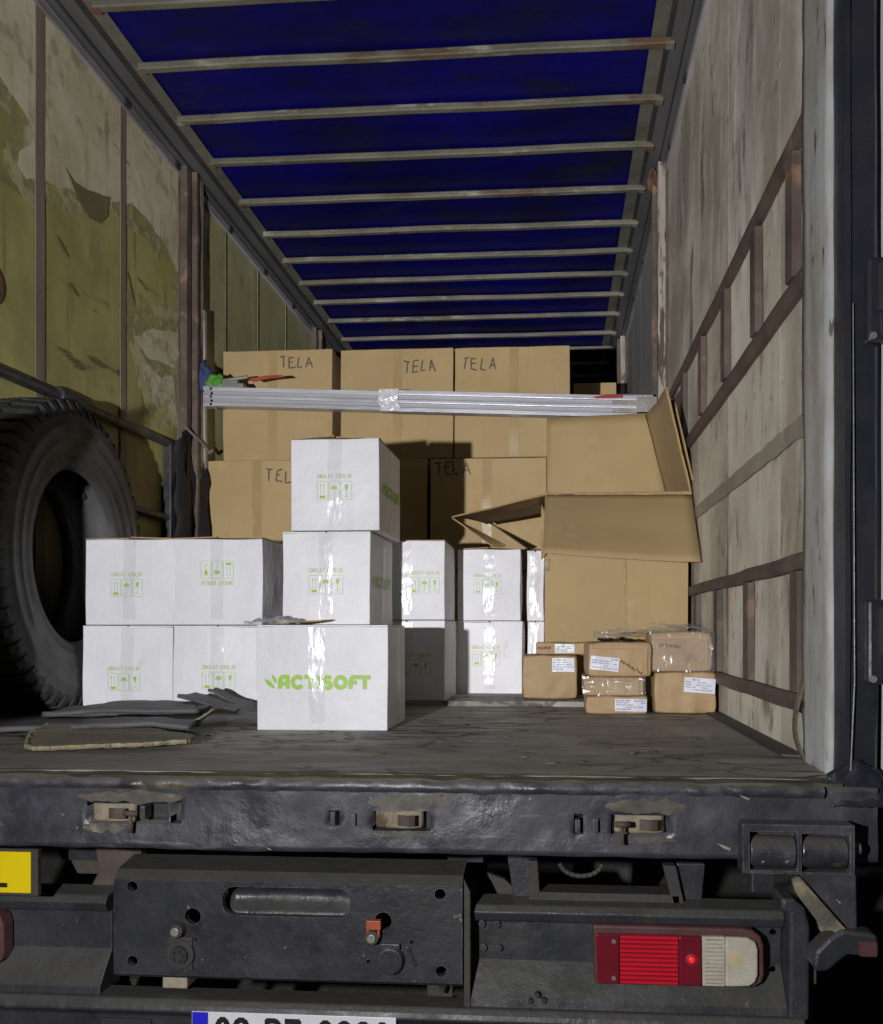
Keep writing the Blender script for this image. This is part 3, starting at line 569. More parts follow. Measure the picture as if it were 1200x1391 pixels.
# ---- rear sill beam with latch pockets
pockets = [(-.940, -.775, -.349, -.388), (-.768, -.745, -.345, -.387), (-.447, -.425, -.353, -.388), (-.360, -.246, -.354, -.394), (.032, .05, -.360, -.399), (.103, .217, -.356, -.395)]
def grid_lines(a, b, step, extra):
    n = int(abs(b - a) / step); s = [a + (b - a) * i / n for i in range(n + 1)]
    for e in extra:
        s = [q for q in s if abs(q - e) > step * .45] + [e]
    return sorted(s)
xs = grid_lines(-2.0, .60, .012, [p[0] for p in pockets] + [p[1] for p in pockets])
zs = grid_lines(-.438, -.300, .010, [p[2] for p in pockets] + [p[3] for p in pockets])
def by(x, z): return 1.668 + .010 * nz(x * 2.5, z * 7) + .003 * nz(x * 11, z * 14, 4) + .0018 * nz(x * 40, z * 40, 7)
mb = MB(); idx = {}
def vid(x, z, d=0):
    k = (round(x, 5), round(z, 5), d)
    if k not in idx: idx[k] = len(mb.v); mb.v.append((x, by(x, z) + d, Z(z) + (.003 * nz(x * 14, 2) if abs(z + .438) < 1e-6 or abs(z + .3) < 1e-6 else 0)))
    return idx[k]
PD = .028
for i in range(len(xs) - 1):
    for j in range(len(zs) - 1):
        xc, zc = (xs[i] + xs[i + 1]) / 2, (zs[j] + zs[j + 1]) / 2
        inp = any(p[0] < xc < p[1] and p[3] < zc < p[2] for p in pockets)
        d = PD if inp else 0
        mb.f.append((vid(xs[i], zs[j], d), vid(xs[i + 1], zs[j], d), vid(xs[i + 1], zs[j + 1], d), vid(xs[i], zs[j + 1], d))); mb.m.append(1 if inp else 0)
for p in pockets:
    px = [x for x in xs if p[0] - 1e-6 <= x <= p[1] + 1e-6]; pz = [z for z in zs if p[3] - 1e-6 <= z <= p[2] + 1e-6]
    for a, b in zip(px, px[1:]):
        for z in (p[2], p[3]): mb.f.append((vid(a, z), vid(b, z), vid(b, z, PD), vid(a, z, PD))); mb.m.append(0)
    for a, b in zip(pz, pz[1:]):
        for x in (p[0], p[1]): mb.f.append((vid(x, a), vid(x, b), vid(x, b, PD), vid(x, a, PD))); mb.m.append(0)
for z, dz in ((-.438, 1), (-.300, 1)):
    for a, b in zip(xs, xs[1:]):
        o = len(mb.v); zz = Z(z); mb.v += [(a, 1.80, zz), (b, 1.80, zz)]
        mb.f.append((vid(a, z), vid(b, z), o + 1, o)); mb.m.append(0)
beam = tp('sill_beam', mb, ('black', 'raildark'), smooth=True, recalc=True)
def latch(x0, x1, z1, z0, pin, name='latch_plate'):
    mb = MB(); nx = 16
    def q(u, v):
        x = x0 + (x1 - x0) * u; z = z0 + (z1 - z0) * v
        return (x, 1.668 + .020 - .014 * math.sin(math.pi * u) ** .6 * (1 - .5 * v) + .003 * nz(x * 40, z * 60), Z(z))
    mb.sheet(q, nx, 8); pl = sub(name, mb, 'beige', beam, solid=.003, smooth=True, recalc=False)
    mb = MB(); xm = x0 + (x1 - x0) * .68; mb.sheet(lambda u, v: (xm - .016 + .032 * u, 1.664 - .006 * math.sin(3.14 * u), Z(z0 + .008 + .020 * v)), 6, 3); 
    o = sub('latch_tongue', mb, 'iron', beam, solid=.004, recalc=False)
    if pin:
        mb = MB(); mb.tube((pin, 1.658, Z(z0 + .022)), (pin, 1.652, Z(z0 - .018)), .0035, 8); mb.tube((pin - .014, 1.655, Z(z0 + .02)), (pin + .014, 1.655, Z(z0 + .02)), .006, 8); sub('latch_pin', mb, 'iron', beam, smooth=True)
latch(-.936, -.845, -.352, -.386, -.842); latch(-.356, -.262, -.357, -.391, None); latch(.107, .205, -.359, -.392, .124)
for x, z in ((-.82, -.365), (-.436, -.37), (-.395, -.372), (.041, -.378), (.075, -.376)):
    mb = MB(); mb.box(x - .007, x + .004, 1.660, 1.69, Z(z - .014), Z(z + .012)); sub('catch_block', mb, 'black', beam, bevel=.002)
for k, (x0, x1, z0_, z1) in enumerate(((-.96, -.74, -.349, -.325), (-.95, -.86, -.408, -.391), (-.37, -.20, -.353, -.325), (-.36, -.24, -.408, -.396), (.09, .25, -.353, -.325), (.10, .23, -.410, -.398), (-.235, -.19, -.33, -.306))):
    mb = MB()
    def q(u, v):
        x = x0 + (x1 - x0) * u; zc = (z0_ + z1) / 2; hh = (z1 - z0_) * .5 * math.sin(math.pi * min(1, max(0, u))) ** .5 * (1 + .8 * nz(u * 6, k, 2)); z = zc + (v * 2 - 1) * hh + .004 * nz(u * 12, k)
        return (x, by(x, z) - .0012, Z(z))
    mb.sheet(q, 30, 4); sub('bare_patch', mb, 'bare_paint', beam, smooth=True, recalc=False)
# chipped flakes showing bare metal
for x, z, s in ((.315, -.413, .014), (.352, -.318, .011), (-.565, -.432, .006), (-.99, -.372, .006), (-.70, -.356, .005), (-.13, -.362, .005)):
    mb = MB(); mb.prism([(x - s, Z(z + s * .45)), (x - s * .1, Z(z + s * .2)), (x + s, Z(z - s * .2)), (x + s * .8, Z(z - s * .55)), (x, Z(z - s * .25))], 'y', by(x, z) - .004, by(x, z) - .0005); sub('bare_flake', mb, 'beige', beam)
# caked ridges of paint along the top edge
mb = MB(); n = 200
mb.sheet(lambda u, v: (-2 + 2.5 * u, 1.668 - .004 - .008 * math.sin(3.14 * v) * (.6 + .8 * nz(u * 90)), Z(-.297) - .022 * v + .004 * nz(u * 60, v)), n, 5); sub('paint_ridge', mb, 'black', beam, smooth=True, recalc=False)

# ---- door-hinge drum housing at the right of the beam
mb = MB(); mb.box(.339, .539, 1.612, 1.655, Z(-.448), Z(-.358)); hb = tp('hinge_housing', mb, 'black')
cut(hb, [MB().box(.352, .437, 1.60, 1.645, Z(-.442), Z(-.372)), MB().box(.445, .530, 1.60, 1.645, Z(-.444), Z(-.374))])
hb.modifiers.new('b', 'BEVEL').width = .003
for a, b in ((.354, .435), (.447, .528)):
    mb = MB(); mb.tube((a, 1.640, Z(-.412)), (b, 1.640, Z(-.414)), .030, 28); sub('hinge_drum', mb, 'black', hb, smooth=False, bevel=.002)
mb = MB(); mb.tube((.539, 1.64, Z(-.405)), (.556, 1.64, Z(-.405)), .012, 10); sub('hinge_bolt', mb, 'black', hb)
mb = MB(); mb.box(.358, .401, 1.625, 1.66, Z(-.487), Z(-.449)); tp('lower_bracket', mb, 'blackflat', bevel=.003)
mb = MB(); mb.prism([(.443, Z(-.449)), (.546, Z(-.449)), (.548, Z(-.575)), (.538, Z(-.578))], 'y', 1.625, 1.66); tp('gusset_plate', mb, 'black', bevel=.003)
mb = MB(); mb.prism([(.428, Z(-.459)), (.441, Z(-.452)), (.536, Z(-.560)), (.534, Z(-.582)), (.50, Z(-.550)), (.478, Z(-.552)), (.474, Z(-.535)), (.434, Z(-.482))], 'y', 1.612, 1.626); tp('gusset_flange', mb, 'bare_paint', bevel=.002)
# side marker lamp on rubber arm
mb = MB()
arm = [(.462, -.612), (.466, -.585), (.49, -.560), (.515, -.545), (.575, -.552), (.578, -.585), (.568, -.592), (.522, -.588), (.488, -.618), (.470, -.622)]
mb.prism([(x, Z(z)) for x, z in arm], 'y', 1.60, 1.65); ml = tp('side_marker_lamp', mb, 'blackflat', bevel=.006)
mb = MB(); mb.prism(rrect(.541, .572, Z(-.588), Z(-.561), .004), 'y', 1.594, 1.599); sub('lens', mb, 'bezel', ml); 
mb = MB(); mb.box(.548, .569, 1.5925, 1.5938, Z(-.572), Z(-.563)); sub('reflector_strip', mb, 'bezel', ml)

# ---- chassis pieces in the gap under the sill
def bit(name, mb, m='blackflat', **k): return tp(name, mb, m, bevel=.003, **k)
s_ = 2.15 / 1.75
def prismY(pts, y0, y1): q = MB(); q.prism([(x, Z(z)) for x, z in pts], 'y', y0, y1); return q
bit('chassis_gusset', prismY([(-.20, -.60), (-.192, -.70), (-.085, -.70), (-.10, -.65), (-.13, -.625)], 2.15, 2.17), 'chassis')
bit('hanger_plate', prismY([(-.118, -.54), (-.045, -.54), (-.06, -.66), (-.10, -.66)], 2.05, 2.07))
bit('hanger_plate', prismY([(.28, -.55), (.345, -.55), (.335, -.665), (.30, -.665)], 2.05, 2.07))
bit('step_bracket', prismY([(-.066, -.545), (-.045, -.545), (-.035, -.70), (-.062, -.70), (-.068, -.61)], 2.03, 2.06), 'chassis')
bit('step_bracket', prismY([(.245, -.55), (.275, -.55), (.295, -.64), (.29, -.70), (.27, -.70), (.268, -.64)], 2.03, 2.06), 'chassis')
mb = MB(); mb.box(-.045, .285, 2.03, 2.10, Z(-.645), Z(-.618)); mb.tube((-.06, 2.02, Z(-.652)), (.29, 2.02, Z(-.655)), .008, 8); bit('step_bar', mb, 'chassis')
mb = MB(); mb.path([(.055 + .05 * math.cos(R(a)), 2.0, Z(-.535) + .035 * math.sin(R(a))) for a in range(190, 351, 16)], .006, 8); bit('hose_loop', mb, 'chassis')
bit('chassis_block', prismY([(-1.27, -.54), (-1.14, -.54), (-1.14, -.585), (-1.25, -.585)], 2.1, 2.3))
bit('chassis_block', prismY([(-1.24, -.586), (-1.15, -.586), (-1.15, -.625), (-1.22, -.625)], 2.12, 2.3), 'chassis')
bit('chassis_bracket', prismY([(-1.139, -.54), (-1.02, -.54), (-1.03, -.60), (-1.10, -.64), (-1.16, -.655), (-1.13, -.60)], 2.06, 2.09), 'iron')
mb = MB(); mb.box(-1.6, .5, 3.4, 3.5, .75, 1.0); bit('chassis_crossmember', mb, 'raildark')
for x in (-1.15, -.25):
    mb = MB(); mb.box(x - .05, x + .05, 2.35, 8.8, .80, 1.02); bit('chassis_rail', mb, 'raildark')

# ---- centre coupling panel
PYc = 1.95
mb = MB(); pr = [(PYc + .10, Z(-.552)), (PYc + .02, Z(-.566)), (PYc, Z(-.585)), (PYc, Z(-.806)), (PYc + .01, Z(-.815)), (PYc + .10, Z(-.815)), (PYc + .10, Z(-.80)), (PYc + .018, Z(-.80)), (PYc + .018, Z(-.59)), (PYc + .10, Z(-.575))]
mb.prism(pr, 'x', -1.033, -.214); cpn = tp('coupling_panel', mb, 'blackflat')
def cyl(x, z, r, y0=1.9, y1=1.99, n=20): q = MB(); q.prism(circ(x, Z(z), r, n), 'y', y0, y1); return q
q = MB(); q.prism(rrect(-.772, -.474, Z(-.663), Z(-.597), .026), 'y', 1.9, 1.99)
holes = [q] + [cyl(x, z, .0125) for x, z in ((-.988, -.602), (-.265, -.604), (-.988, -.776), (-.262, -.779))] + [cyl(-.843, -.668, .019), cyl(-.396, -.668, .020), cyl(-.836, -.722, .005), cyl(-.33, -.715, .005), cyl(-.43, -.762, .005)]
cut(cpn, holes); b = cpn.modifiers.new('b', 'BEVEL'); b.width = .003; b.limit_method = 'ANGLE'; b.angle_limit = R(35)
mb = MB(); mb.sheet(lambda u, v: (-.78 + .31 * u, PYc + .03 + .035 * math.sin(math.pi * v) * (1 - abs(u - .5) ** 2), Z(-.672) + .085 * v), 16, 8); sub('slot_cup', mb, 'blackflat', cpn, smooth=True, solid=.004)
def coupling(x, z, r, m, name):
    mb = MB(); mb.tube((x, PYc, Z(z)), (x, PYc - .022, Z(z)), r, 18, r * .88); o = sub(name, mb, m, cpn, bevel=.002)
    mb = MB(); mb.tube((x, PYc - .0225, Z(z)), (x, PYc - .027, Z(z)), r * .55, 14); sub('coupling_centre', mb, 'steel', cpn, bevel=.001)
    return o
coupling(-.875, -.697, .018, 'chassis', 'air_coupling'); coupling(-.418, -.700, .018, 'chassis', 'air_coupling')
mb = MB(); mb.box(-.432, -.398, PYc - .018, PYc - .001, Z(-.683), Z(-.662)); mb.box(-.43, -.424, PYc - .020, PYc - .001, Z(-.70), Z(-.683)); mb.box(-.406, -.400, PYc - .020, PYc - .001, Z(-.70), Z(-.683)); sub('valve_lever', mb, 'orange', cpn, bevel=.002)
mb = MB(); mb.tube((-.378, PYc, Z(-.755)), (-.378, PYc - .016, Z(-.755)), .033, 24, .029); mb.box(-.40, -.356, PYc - .012, PYc - .001, Z(-.728), Z(-.716)); mb.prism([(-.345, Z(-.722)), (-.335, Z(-.725)), (-.318, Z(-.765)), (-.325, Z(-.77))], 'y', PYc - .005, PYc - .001); sub('electric_socket', mb, 'blackflat', cpn, bevel=.003)
mb = MB(); mb.tube((-.871, PYc, Z(-.755)), (-.871, PYc - .010, Z(-.755)), .034, 24); mb.box(-.90, -.842, PYc - .006, PYc - .001, Z(-.79), Z(-.715)); sk = sub('electric_socket', mb, 'chassis', cpn, bevel=.003)
mb = MB(); mb.tube((-.871, PYc - .0105, Z(-.755)), (-.871, PYc - .016, Z(-.755)), .022, 18, .02); 
for a in range(5): mb.tube((-.871 + .012 * math.cos(a * 1.256), PYc - .0162, Z(-.755) + .012 * math.sin(a * 1.256)), (-.871 + .012 * math.cos(a * 1.256), PYc - .021, Z(-.755) + .012 * math.sin(a * 1.256)), .003, 6)
sub('socket_pins', mb, 'raildark', cpn)
for x in (-.90, -.27):
    mb = MB(); mb.box(x - .03, x + .03, PYc + .03, PYc + .10, Z(-.85), Z(-.8155)); tp('panel_foot', mb, 'beige' if x < -.5 else 'chassis', bevel=.003)
mb = MB(); mb.tube((-.985, PYc + .005, Z(-.815)), (-.985, PYc + .005, Z(-.832)), .012, 8, .006); mb.tube((-.26, PYc + .005, Z(-.815)), (-.26, PYc + .005, Z(-.828)), .010, 8, .005); sub('bolt_head', mb, 'chassis', cpn)

# ---- left and right bumper shells
def shell(x0, x1, name):
    mb = MB(); y = 2.0
    pr = [(y + .06, Z(-.632)), (y, Z(-.640)), (y - .012, Z(-.655)), (y - .004, Z(-.676)), (y + .02, Z(-.684)), (y + .02, Z(-.775)), (y - .035, Z(-.845)), (y - .04, Z(-.868)), (y + .06, Z(-.868))]
    n = 40
    for i in range(n + 1):
        x = x0 + (x1 - x0) * i / n
        mb.v += [(x, a + .002 * nz(x * 8, b * 9), b + .002 * nz(x * 6, b * 3, 4)) for a, b in pr]
    k = len(pr)
    for i in range(n):
        for j in range(k): mb.f.append((i * k + j, i * k + k + j, i * k + k + (j + 1) % k, i * k + (j + 1) % k)); mb.m.append(0)
    mb.f += [tuple(range(k)), tuple(n * k + j for j in range(k))]; mb.m += [0, 0]
    return tp(name, mb, 'blackflat', bevel=.003)
lb = shell(-1.75, -1.074, 'bumper'); rb = shell(-.197, .512, 'bumper')
mb = MB(); mb.prism([(.513, Z(-.632)), (.512, Z(-.868)), (.556, Z(-.868)), (.558, Z(-.66)), (.548, Z(-.62)), (.525, Z(-.60)), (.495, Z(-.597)), (.495, Z(-.625))], 'y', 1.955, 2.06); tp('bumper_end_cap', mb, 'blackflat', bevel=.008, seg=3)
mb = MB(); mb.box(.5605, .582, 1.99, 2.05, Z(-.80), Z(-.715)); tp('bumper_end_stay', mb, 'chassis', bevel=.003)
mb = MB(); mb.prism([(-.212, Z(-.57)), (-.197, Z(-.60)), (-.197, Z(-.87)), (-.212, Z(-.86))], 'y', 1.96, 2.1); tp('bumper_side_plate', mb, 'chassis', bevel=.002)
for x, z in ((-.175, -.69), (-.14, -.69), (-.172, -.745), (-.135, -.745)):
    mb = MB(); mb.prism(circ(x, Z(z), .009, 6), 'y', 2.010, 2.0185); sub('bolt_head', mb, 'blackflat', rb, bevel=.001)
for x, z in ((-.06, -.845), (-.045, -.83), (-.03, -.842)):
    mb = MB(); mb.prism(circ(x, Z(z), .006, 12), 'y', 1.958, 1.9685); sub('plug', mb, 'raildark', rb)
# tail lamps
def tail_lamp(x0, name, mirror=False):
    S = -1 if mirror else 1
    X = lambda x: x0 + S * (x - .081)
    def P(pts): return [(X(x), z) for x, z in pts]
    y = 1.985
    mb = MB(); out = [(.081, Z(-.672)), (.415, Z(-.672)), (.438, Z(-.677)), (.455, Z(-.69)), (.462, Z(-.71)), (.463, Z(-.775)), (.457, Z(-.793)), (.442, Z(-.803)), (.42, Z(-.806)), (.085, Z(-.807))]
    mb.prism(P(out), 'y', y - .012, y + .03); h = tp(name, mb, 'bezel', bevel=.006, seg=3)
    def lens(nm, pts, m, d, bv=.004):
        q = MB(); q.prism(P(pts), 'y', y - .012 - d, y - .0125); return sub(nm, q, m, h, bevel=bv, seg=3)
    lens('red_lens', [(.087, Z(-.689)), (.140, Z(-.689)), (.141, Z(-.801)), (.090, Z(-.801))], 'darkred_lens', .010)
    lens('red_lens', [(.2715, Z(-.689)), (.3215, Z(-.689)), (.3225, Z(-.799)), (.2725, Z(-.801))], 'darkred_lens', .012)
    lens('brake_lens', [(.1405, Z(-.689)), (.271, Z(-.689)), (.272, Z(-.801)), (.1415, Z(-.801))], 'darkred_lens', .008, .001)
    for i in range(11):
        z = -.6945 - i * .0101
        q = MB(); q.prism([(y - .0205, Z(z + .0036)), (y - .0235, Z(z + .0026)), (y - .0235, Z(z - .0026)), (y - .0205, Z(z - .0036))], 'x', *sorted((X(.1415), X(.2705)))); sub('lens_rib', q, 'red_lens', h)
    lens('reversing_lens', [(.3235, Z(-.689)), (.374, Z(-.688)), (.374, Z(-.799)), (.3245, Z(-.799))], 'clear_lens', .012, .002)
    lens('indicator_lens', [(.3745, Z(-.688)), (.425, Z(-.689)), (.441, Z(-.698)), (.446, Z(-.715)), (.446, Z(-.772)), (.440, Z(-.788)), (.427, Z(-.797)), (.3745, Z(-.800))], 'clear_lens', .013, .005)
    q = MB(); q.tube((X(.396), y - .0252, Z(-.735)), (X(.396), y - .0262, Z(-.735)), .017, 18, .006); sub('bulb', q, 'amber', h)
    for i in range(12):
        z = -.694 - i * .0088; q = MB(); q.prism([(y - .0242, Z(z + .003)), (y - .0262, Z(z)), (y - .0242, Z(z - .003))], 'x', *sorted((X(.330), X(.368)))); sub('lens_rib', q, 'clear_lens', h)
    for z in (-.705, -.788):
        q = MB(); q.tube((X(.128), y - .0225, Z(z)), (X(.128), y - .026, Z(z)), .006, 8, .004); sub('screw', q, 'steel', h)
    if not mirror:
        q = MB(); q.tube((X(.300), y - .0242, Z(-.741)), (X(.300), y - .0252, Z(-.741)), .013, 20, .009); sub('bulb_glow', q, 'led_dim', h)
        q = MB(); q.tube((X(.300), y - .0254, Z(-.741)), (X(.300), y - .0266, Z(-.741)), .0065, 14, .004); sub('lit_bulb', q, 'led', h)
        for z in (-.69, -.775):
            q = MB(); q.tube((.487, 2.019, Z(z)), (.487, 2.008, Z(z)), .006, 8); sub('screw', q, 'steel', h)
tail_lamp(.081, 'tail_lamp'); tail_lamp(-1.70, 'tail_lamp')
# left lamp shell reaches into view
# ---- under-run beam with number plate
mb = MB(); pr = [(1.95, Z(-.861)), (1.94, Z(-.872)), (1.935, Z(-.885)), (1.95, Z(-.90)), (1.95, Z(-1.02)), (2.02, Z(-1.02)), (2.02, Z(-.861))]
mb.prism(pr, 'x', -1.75, .545); ub = tp('underrun_beam', mb, 'blackflat', bevel=.004)
mb = MB(); mb.box(-.838, -.363, 1.9325, 1.9345, Z(-.99), Z(-.880)); np_ = tp('number_plate', mb, 'plate', bevel=.001)
mb = MB(); mb.box(-.836, -.799, 1.9305, 1.932, Z(-.989), Z(-.881)); sub('blue_band', mb, 'plateblue', np_)
st, wd = text_strokes('09 DZ 0890', .075, .16, .62)
mb = MB(); k = .40 / wd
for s in st: ribbon(mb, [(a * k, b_) for a, b_ in s], .0125, lambda u, v, l: (-.780 + u, 1.9318 - l, Z(-.971) + v), 0)
sub('plate_characters', mb, 'plateblack', np_, recalc=False)
mb = MB(); mb.box(-1.06, -.94, 1.944, 1.9495, Z(-.925), Z(-.908)); sub('beam_slot', mb, 'raildark', ub)
# ---- yellow marker plate at the left
mb = MB(); mb.box(-1.60, -1.200, 1.893, 1.897, Z(-.605), Z(-.511)); yp = tp('yellow_marker_plate', mb, 'yellow', bevel=.001)
mb = MB(); mb.box(-1.60, -1.255, 1.8905, 1.8925, Z(-.592), Z(-.582)); sub('black_border', mb, 'plateblack', yp)
mb = MB(); mb.box(-1.60, -1.185, 1.898, 1.91, Z(-.612), Z(-.505)); sub('plate_backing', mb, 'chassis', yp)
# wheels (under the bed, in the dark)
def lathe_x(prof, seg=48):
    """profile (x, r) swept about the x axis"""
    mb = MB(); k = len(prof)
    for i in range(seg):
        a = 2 * math.pi * i / seg
        mb.v += [(x, r * math.cos(a), r * math.sin(a)) for x, r in prof]
    for i in range(seg):
        j = (i + 1) % seg
        for q in range(k - 1): mb.f.append((i * k + q, j * k + q, j * k + q + 1, i * k + q + 1)); mb.m.append(0)
    return mb
TPROF = [(-.10, .285), (-.125, .30), (-.132, .34), (-.140, .40), (-.138, .45), (-.128, .485), (-.118, .505), (-.10, .514), (0, .518), (.10, .514), (.118, .505), (.128, .485), (.138, .45), (.140, .40), (.132, .34), (.125, .30), (.10, .285)]
for x in (-1.6, .23):
    mb = lathe_x(TPROF, 40); mb.v = [(p[0] + x, p[1] + 4.6, p[2] + .52) for p in mb.v]; tp('wheel', mb, 'rubber', smooth=True)

# ================================================================== CARGO
# ---- loose tyre
ty = empty('truck_tyre', (-1.783, 2.93, FL), R(4), 'large worn black truck tyre standing against the left wall', 'tyre')
prof = [(.095, .292), (.118, .300), (.124, .312), (.128, .335), (.1325, .338), (.1325, .345), (.131, .349), (.138, .385), (.141, .388), (.141, .396), (.1385, .399), (.1395, .43), (.1425, .434), (.1425, .446), (.139, .450), (.134, .475), (.126, .492), (.118, .505), (.10, .512), (0, .515), (-.10, .512), (-.118, .505), (-.134, .475), (-.139, .44), (-.138, .39), (-.128, .335), (-.118, .300), (-.095, .292), (-.10, .33), (-.118, .40), (-.10, .47), (0, .49), (.10, .47), (.118, .40), (.10, .33), (.095, .292)]
mb = lathe_x(prof, 96); mb.v = [(p[0] * .86, p[1], p[2] + .528) for p in mb.v]
obj('casing', mb, 'rubber', ty, smooth=True, local=True)
NL = 54
def lug(sg):
    mb = MB(); h = .017
    # a shoulder lug wrapping from tread face onto the sidewall edge, at angle 0 (top)
    w0 = .019
    sec = [(.03, .511), (.088, .509), (.108, .490), (.114, .474), (.1175, .476), (.114, .498), (.100, .523), (.03, .528)]
    pts = [(sg * x, r) for x, r in sec]; n = len(pts)
    mb.v = [(x, -w0 * (1 if r > .5 else .85), r) for x, r in pts] + [(x, w0 * (1 if r > .5 else .85) - .006, r) for x, r in pts]
    mb.f = [tuple(range(n))[::-1], tuple(range(n, 2 * n))] + [(i, (i + 1) % n, n + (i + 1) % n, n + i) for i in range(n)]; mb.m = [0] * len(mb.f)
    return mb
for sg in (1, -1):
    src = None
    for i in range(NL):
        a = 2 * math.pi * (i + (.5 if sg < 0 else 0)) / NL
        if src is None: src = obj('tread_block', lug(sg), 'tread', ty, local=True, bevel=.002); o = src
        else: o = inst(src, 'tread_block', ty)
        o.location = (0, 0, .528); o.rotation_euler = (a, 0, 0)
mb = MB()
for i in range(NL * 2):
    a = 2 * math.pi * i / (NL * 2); c_, s_2 = math.cos(a), math.sin(a); x = -.015 if i % 2 else .012
    q = MB(); q.box(x - .02, x + .02, -.011, .011, .513, .528)
    mb.add([(p[0], p[1] * c_ - p[2] * s_2, p[1] * s_2 + p[2] * c_ + .528) for p in q.v], q.f)
obj('centre_tread', mb, 'tread', ty, local=True)

ty.scale = (1, 1.03, 1.03)
# ---- cartons
def warp(p, sd, h):
    x, y, z = p
    return (x + .0035 * nz(x * 5 + sd, y * 5, z * 5), y + .0035 * nz(x * 5, y * 5 + sd, z * 5 + 3), z + .0035 * (z / h) * nz(x * 7, y * 7, sd + 5))
def face_map(w, d, h, face, bul, sd=0):
    g0 = face_map0(w, d, h, face, bul)
    return lambda u, v, l=0: warp(g0(u, v, l), sd, h)
def face_map0(w, d, h, face, bul):
    def fn(u, v, l=0):      # u,v metres from the face's lower-left corner as seen from outside
        if face == 'F': a = u / w; return (-w / 2 + u, -d / 2 - l - bul(a, v / h), v)
        if face == 'R': a = u / d; return (w / 2 + l + bul(a, v / h), -d / 2 + u, v)
        if face == 'L': a = u / d; return (-w / 2 - l - bul(a, v / h), d / 2 - u, v)
    return fn
def carton_body(w, d, h, amp, sd, open_top=False):
    mb = MB(); N = 8
    def bul(a, b): 
        e = math.sin(math.pi * min(1, max(0, a))) * math.sin(math.pi * min(1, max(0, b)))
        return amp * e ** .7 * (.75 + .9 * nz(a * 3, b * 3, sd)) if e > 0 else 0
    fF = face_map0(w, d, h, 'F', bul); fR = face_map0(w, d, h, 'R', bul); fL = face_map0(w, d, h, 'L', bul)
    mb.sheet(lambda u, v: fF(u * w, v * h), N, N); mb.sheet(lambda u, v: fR(u * d, v * h), N, N); mb.sheet(lambda u, v: fL(u * d, v * h), N, N)
    mb.sheet(lambda u, v: (w / 2 - u * w, d / 2, v * h), N, N)
    mb.sheet(lambda u, v: (w * (.5 - u), -d / 2 + d * v, 0), N, N)
    if not open_top: mb.sheet(lambda u, v: (-w / 2 + w * u, -d / 2 + d * v, h), N, N)
    mb.v = [warp(p, sd, h) for p in mb.v]
    return mb, bul
def handling_marks(fn, u0, v0, k=1.0, flip=False, W=0, H=0):
    """DIKKAT KIRILIR + three framed pictograms, lower-left corner at (u0, v0), about .115 x .085"""
    g2 = (lambda u, v, l: fn(2 * u0 + .114 * k - u, 2 * v0 + .086 * k - v, l)) if flip else fn
    mb = MB()
    st, wd = text_strokes('DIKKAT KIRILIR', .0125 * k, .2, 1.0); sc = .112 * k / wd
    for s in st: ribbon(mb, [(u0 + a * sc, v0 + .070 * k + b) for a, b in s], .0021 * k, g2, .0007)
    for i in range(3):
        a0 = u0 + i * .039 * k; fr = rrect(a0, a0 + .035 * k, v0, v0 + .060 * k, .004 * k, 3); fr.append(fr[0])
        ribbon(mb, fr, .0016 * k, g2, .0007, caps=False)
    a0 = u0
    for dx in (.012, .023):
        ribbon(mb, [(a0 + dx * k, v0 + .018 * k), (a0 + dx * k, v0 + .048 * k)], .0016 * k, g2, .0007)
        flat_poly(mb, [(a0 + (dx - .003) * k, v0 + .044 * k), (a0 + (dx + .003) * k, v0 + .044 * k), (a0 + dx * k, v0 + .052 * k)], g2, .0008)
    mb2 = MB(); mb3 = MB(); mb4 = MB()
    flat_poly(mb2, [(a0 + x * k, v0 + y * k) for x, y in ((.008, .005), (.027, .005), (.027, .014), (.008, .014))], g2, .0008)
    a0 = u0 + .039 * k
    flat_poly(mb3, [(a0 + x * k, v0 + y * k) for x, y in [(.0175 + .011 * math.cos(R(t)), .034 + .013 * math.sin(R(t))) for t in range(0, 181, 20)]], g2, .0008)
    ribbon(mb, [(a0 + .0175 * k, v0 + .034 * k), (a0 + .0175 * k, v0 + .010 * k), (a0 + .014 * k, v0 + .008 * k)], .0018 * k, g2, .0007)
    a0 = u0 + .078 * k
    flat_poly(mb4, [(a0 + x * k, v0 + y * k) for x, y in ((.0115, .050), (.015, .047), (.018, .050), (.0235, .050), (.022, .037), (.019, .031), (.016, .031), (.013, .037))], g2, .0008)
    ribbon(mb, [(a0 + .0175 * k, v0 + .031 * k), (a0 + .0175 * k, v0 + .012 * k)], .0016 * k, g2, .0007); ribbon(mb, [(a0 + .012 * k, v0 + .011 * k), (a0 + .023 * k, v0 + .011 * k)], .002 * k, g2, .0007)
    return mb, (mb2, mb3, mb4)
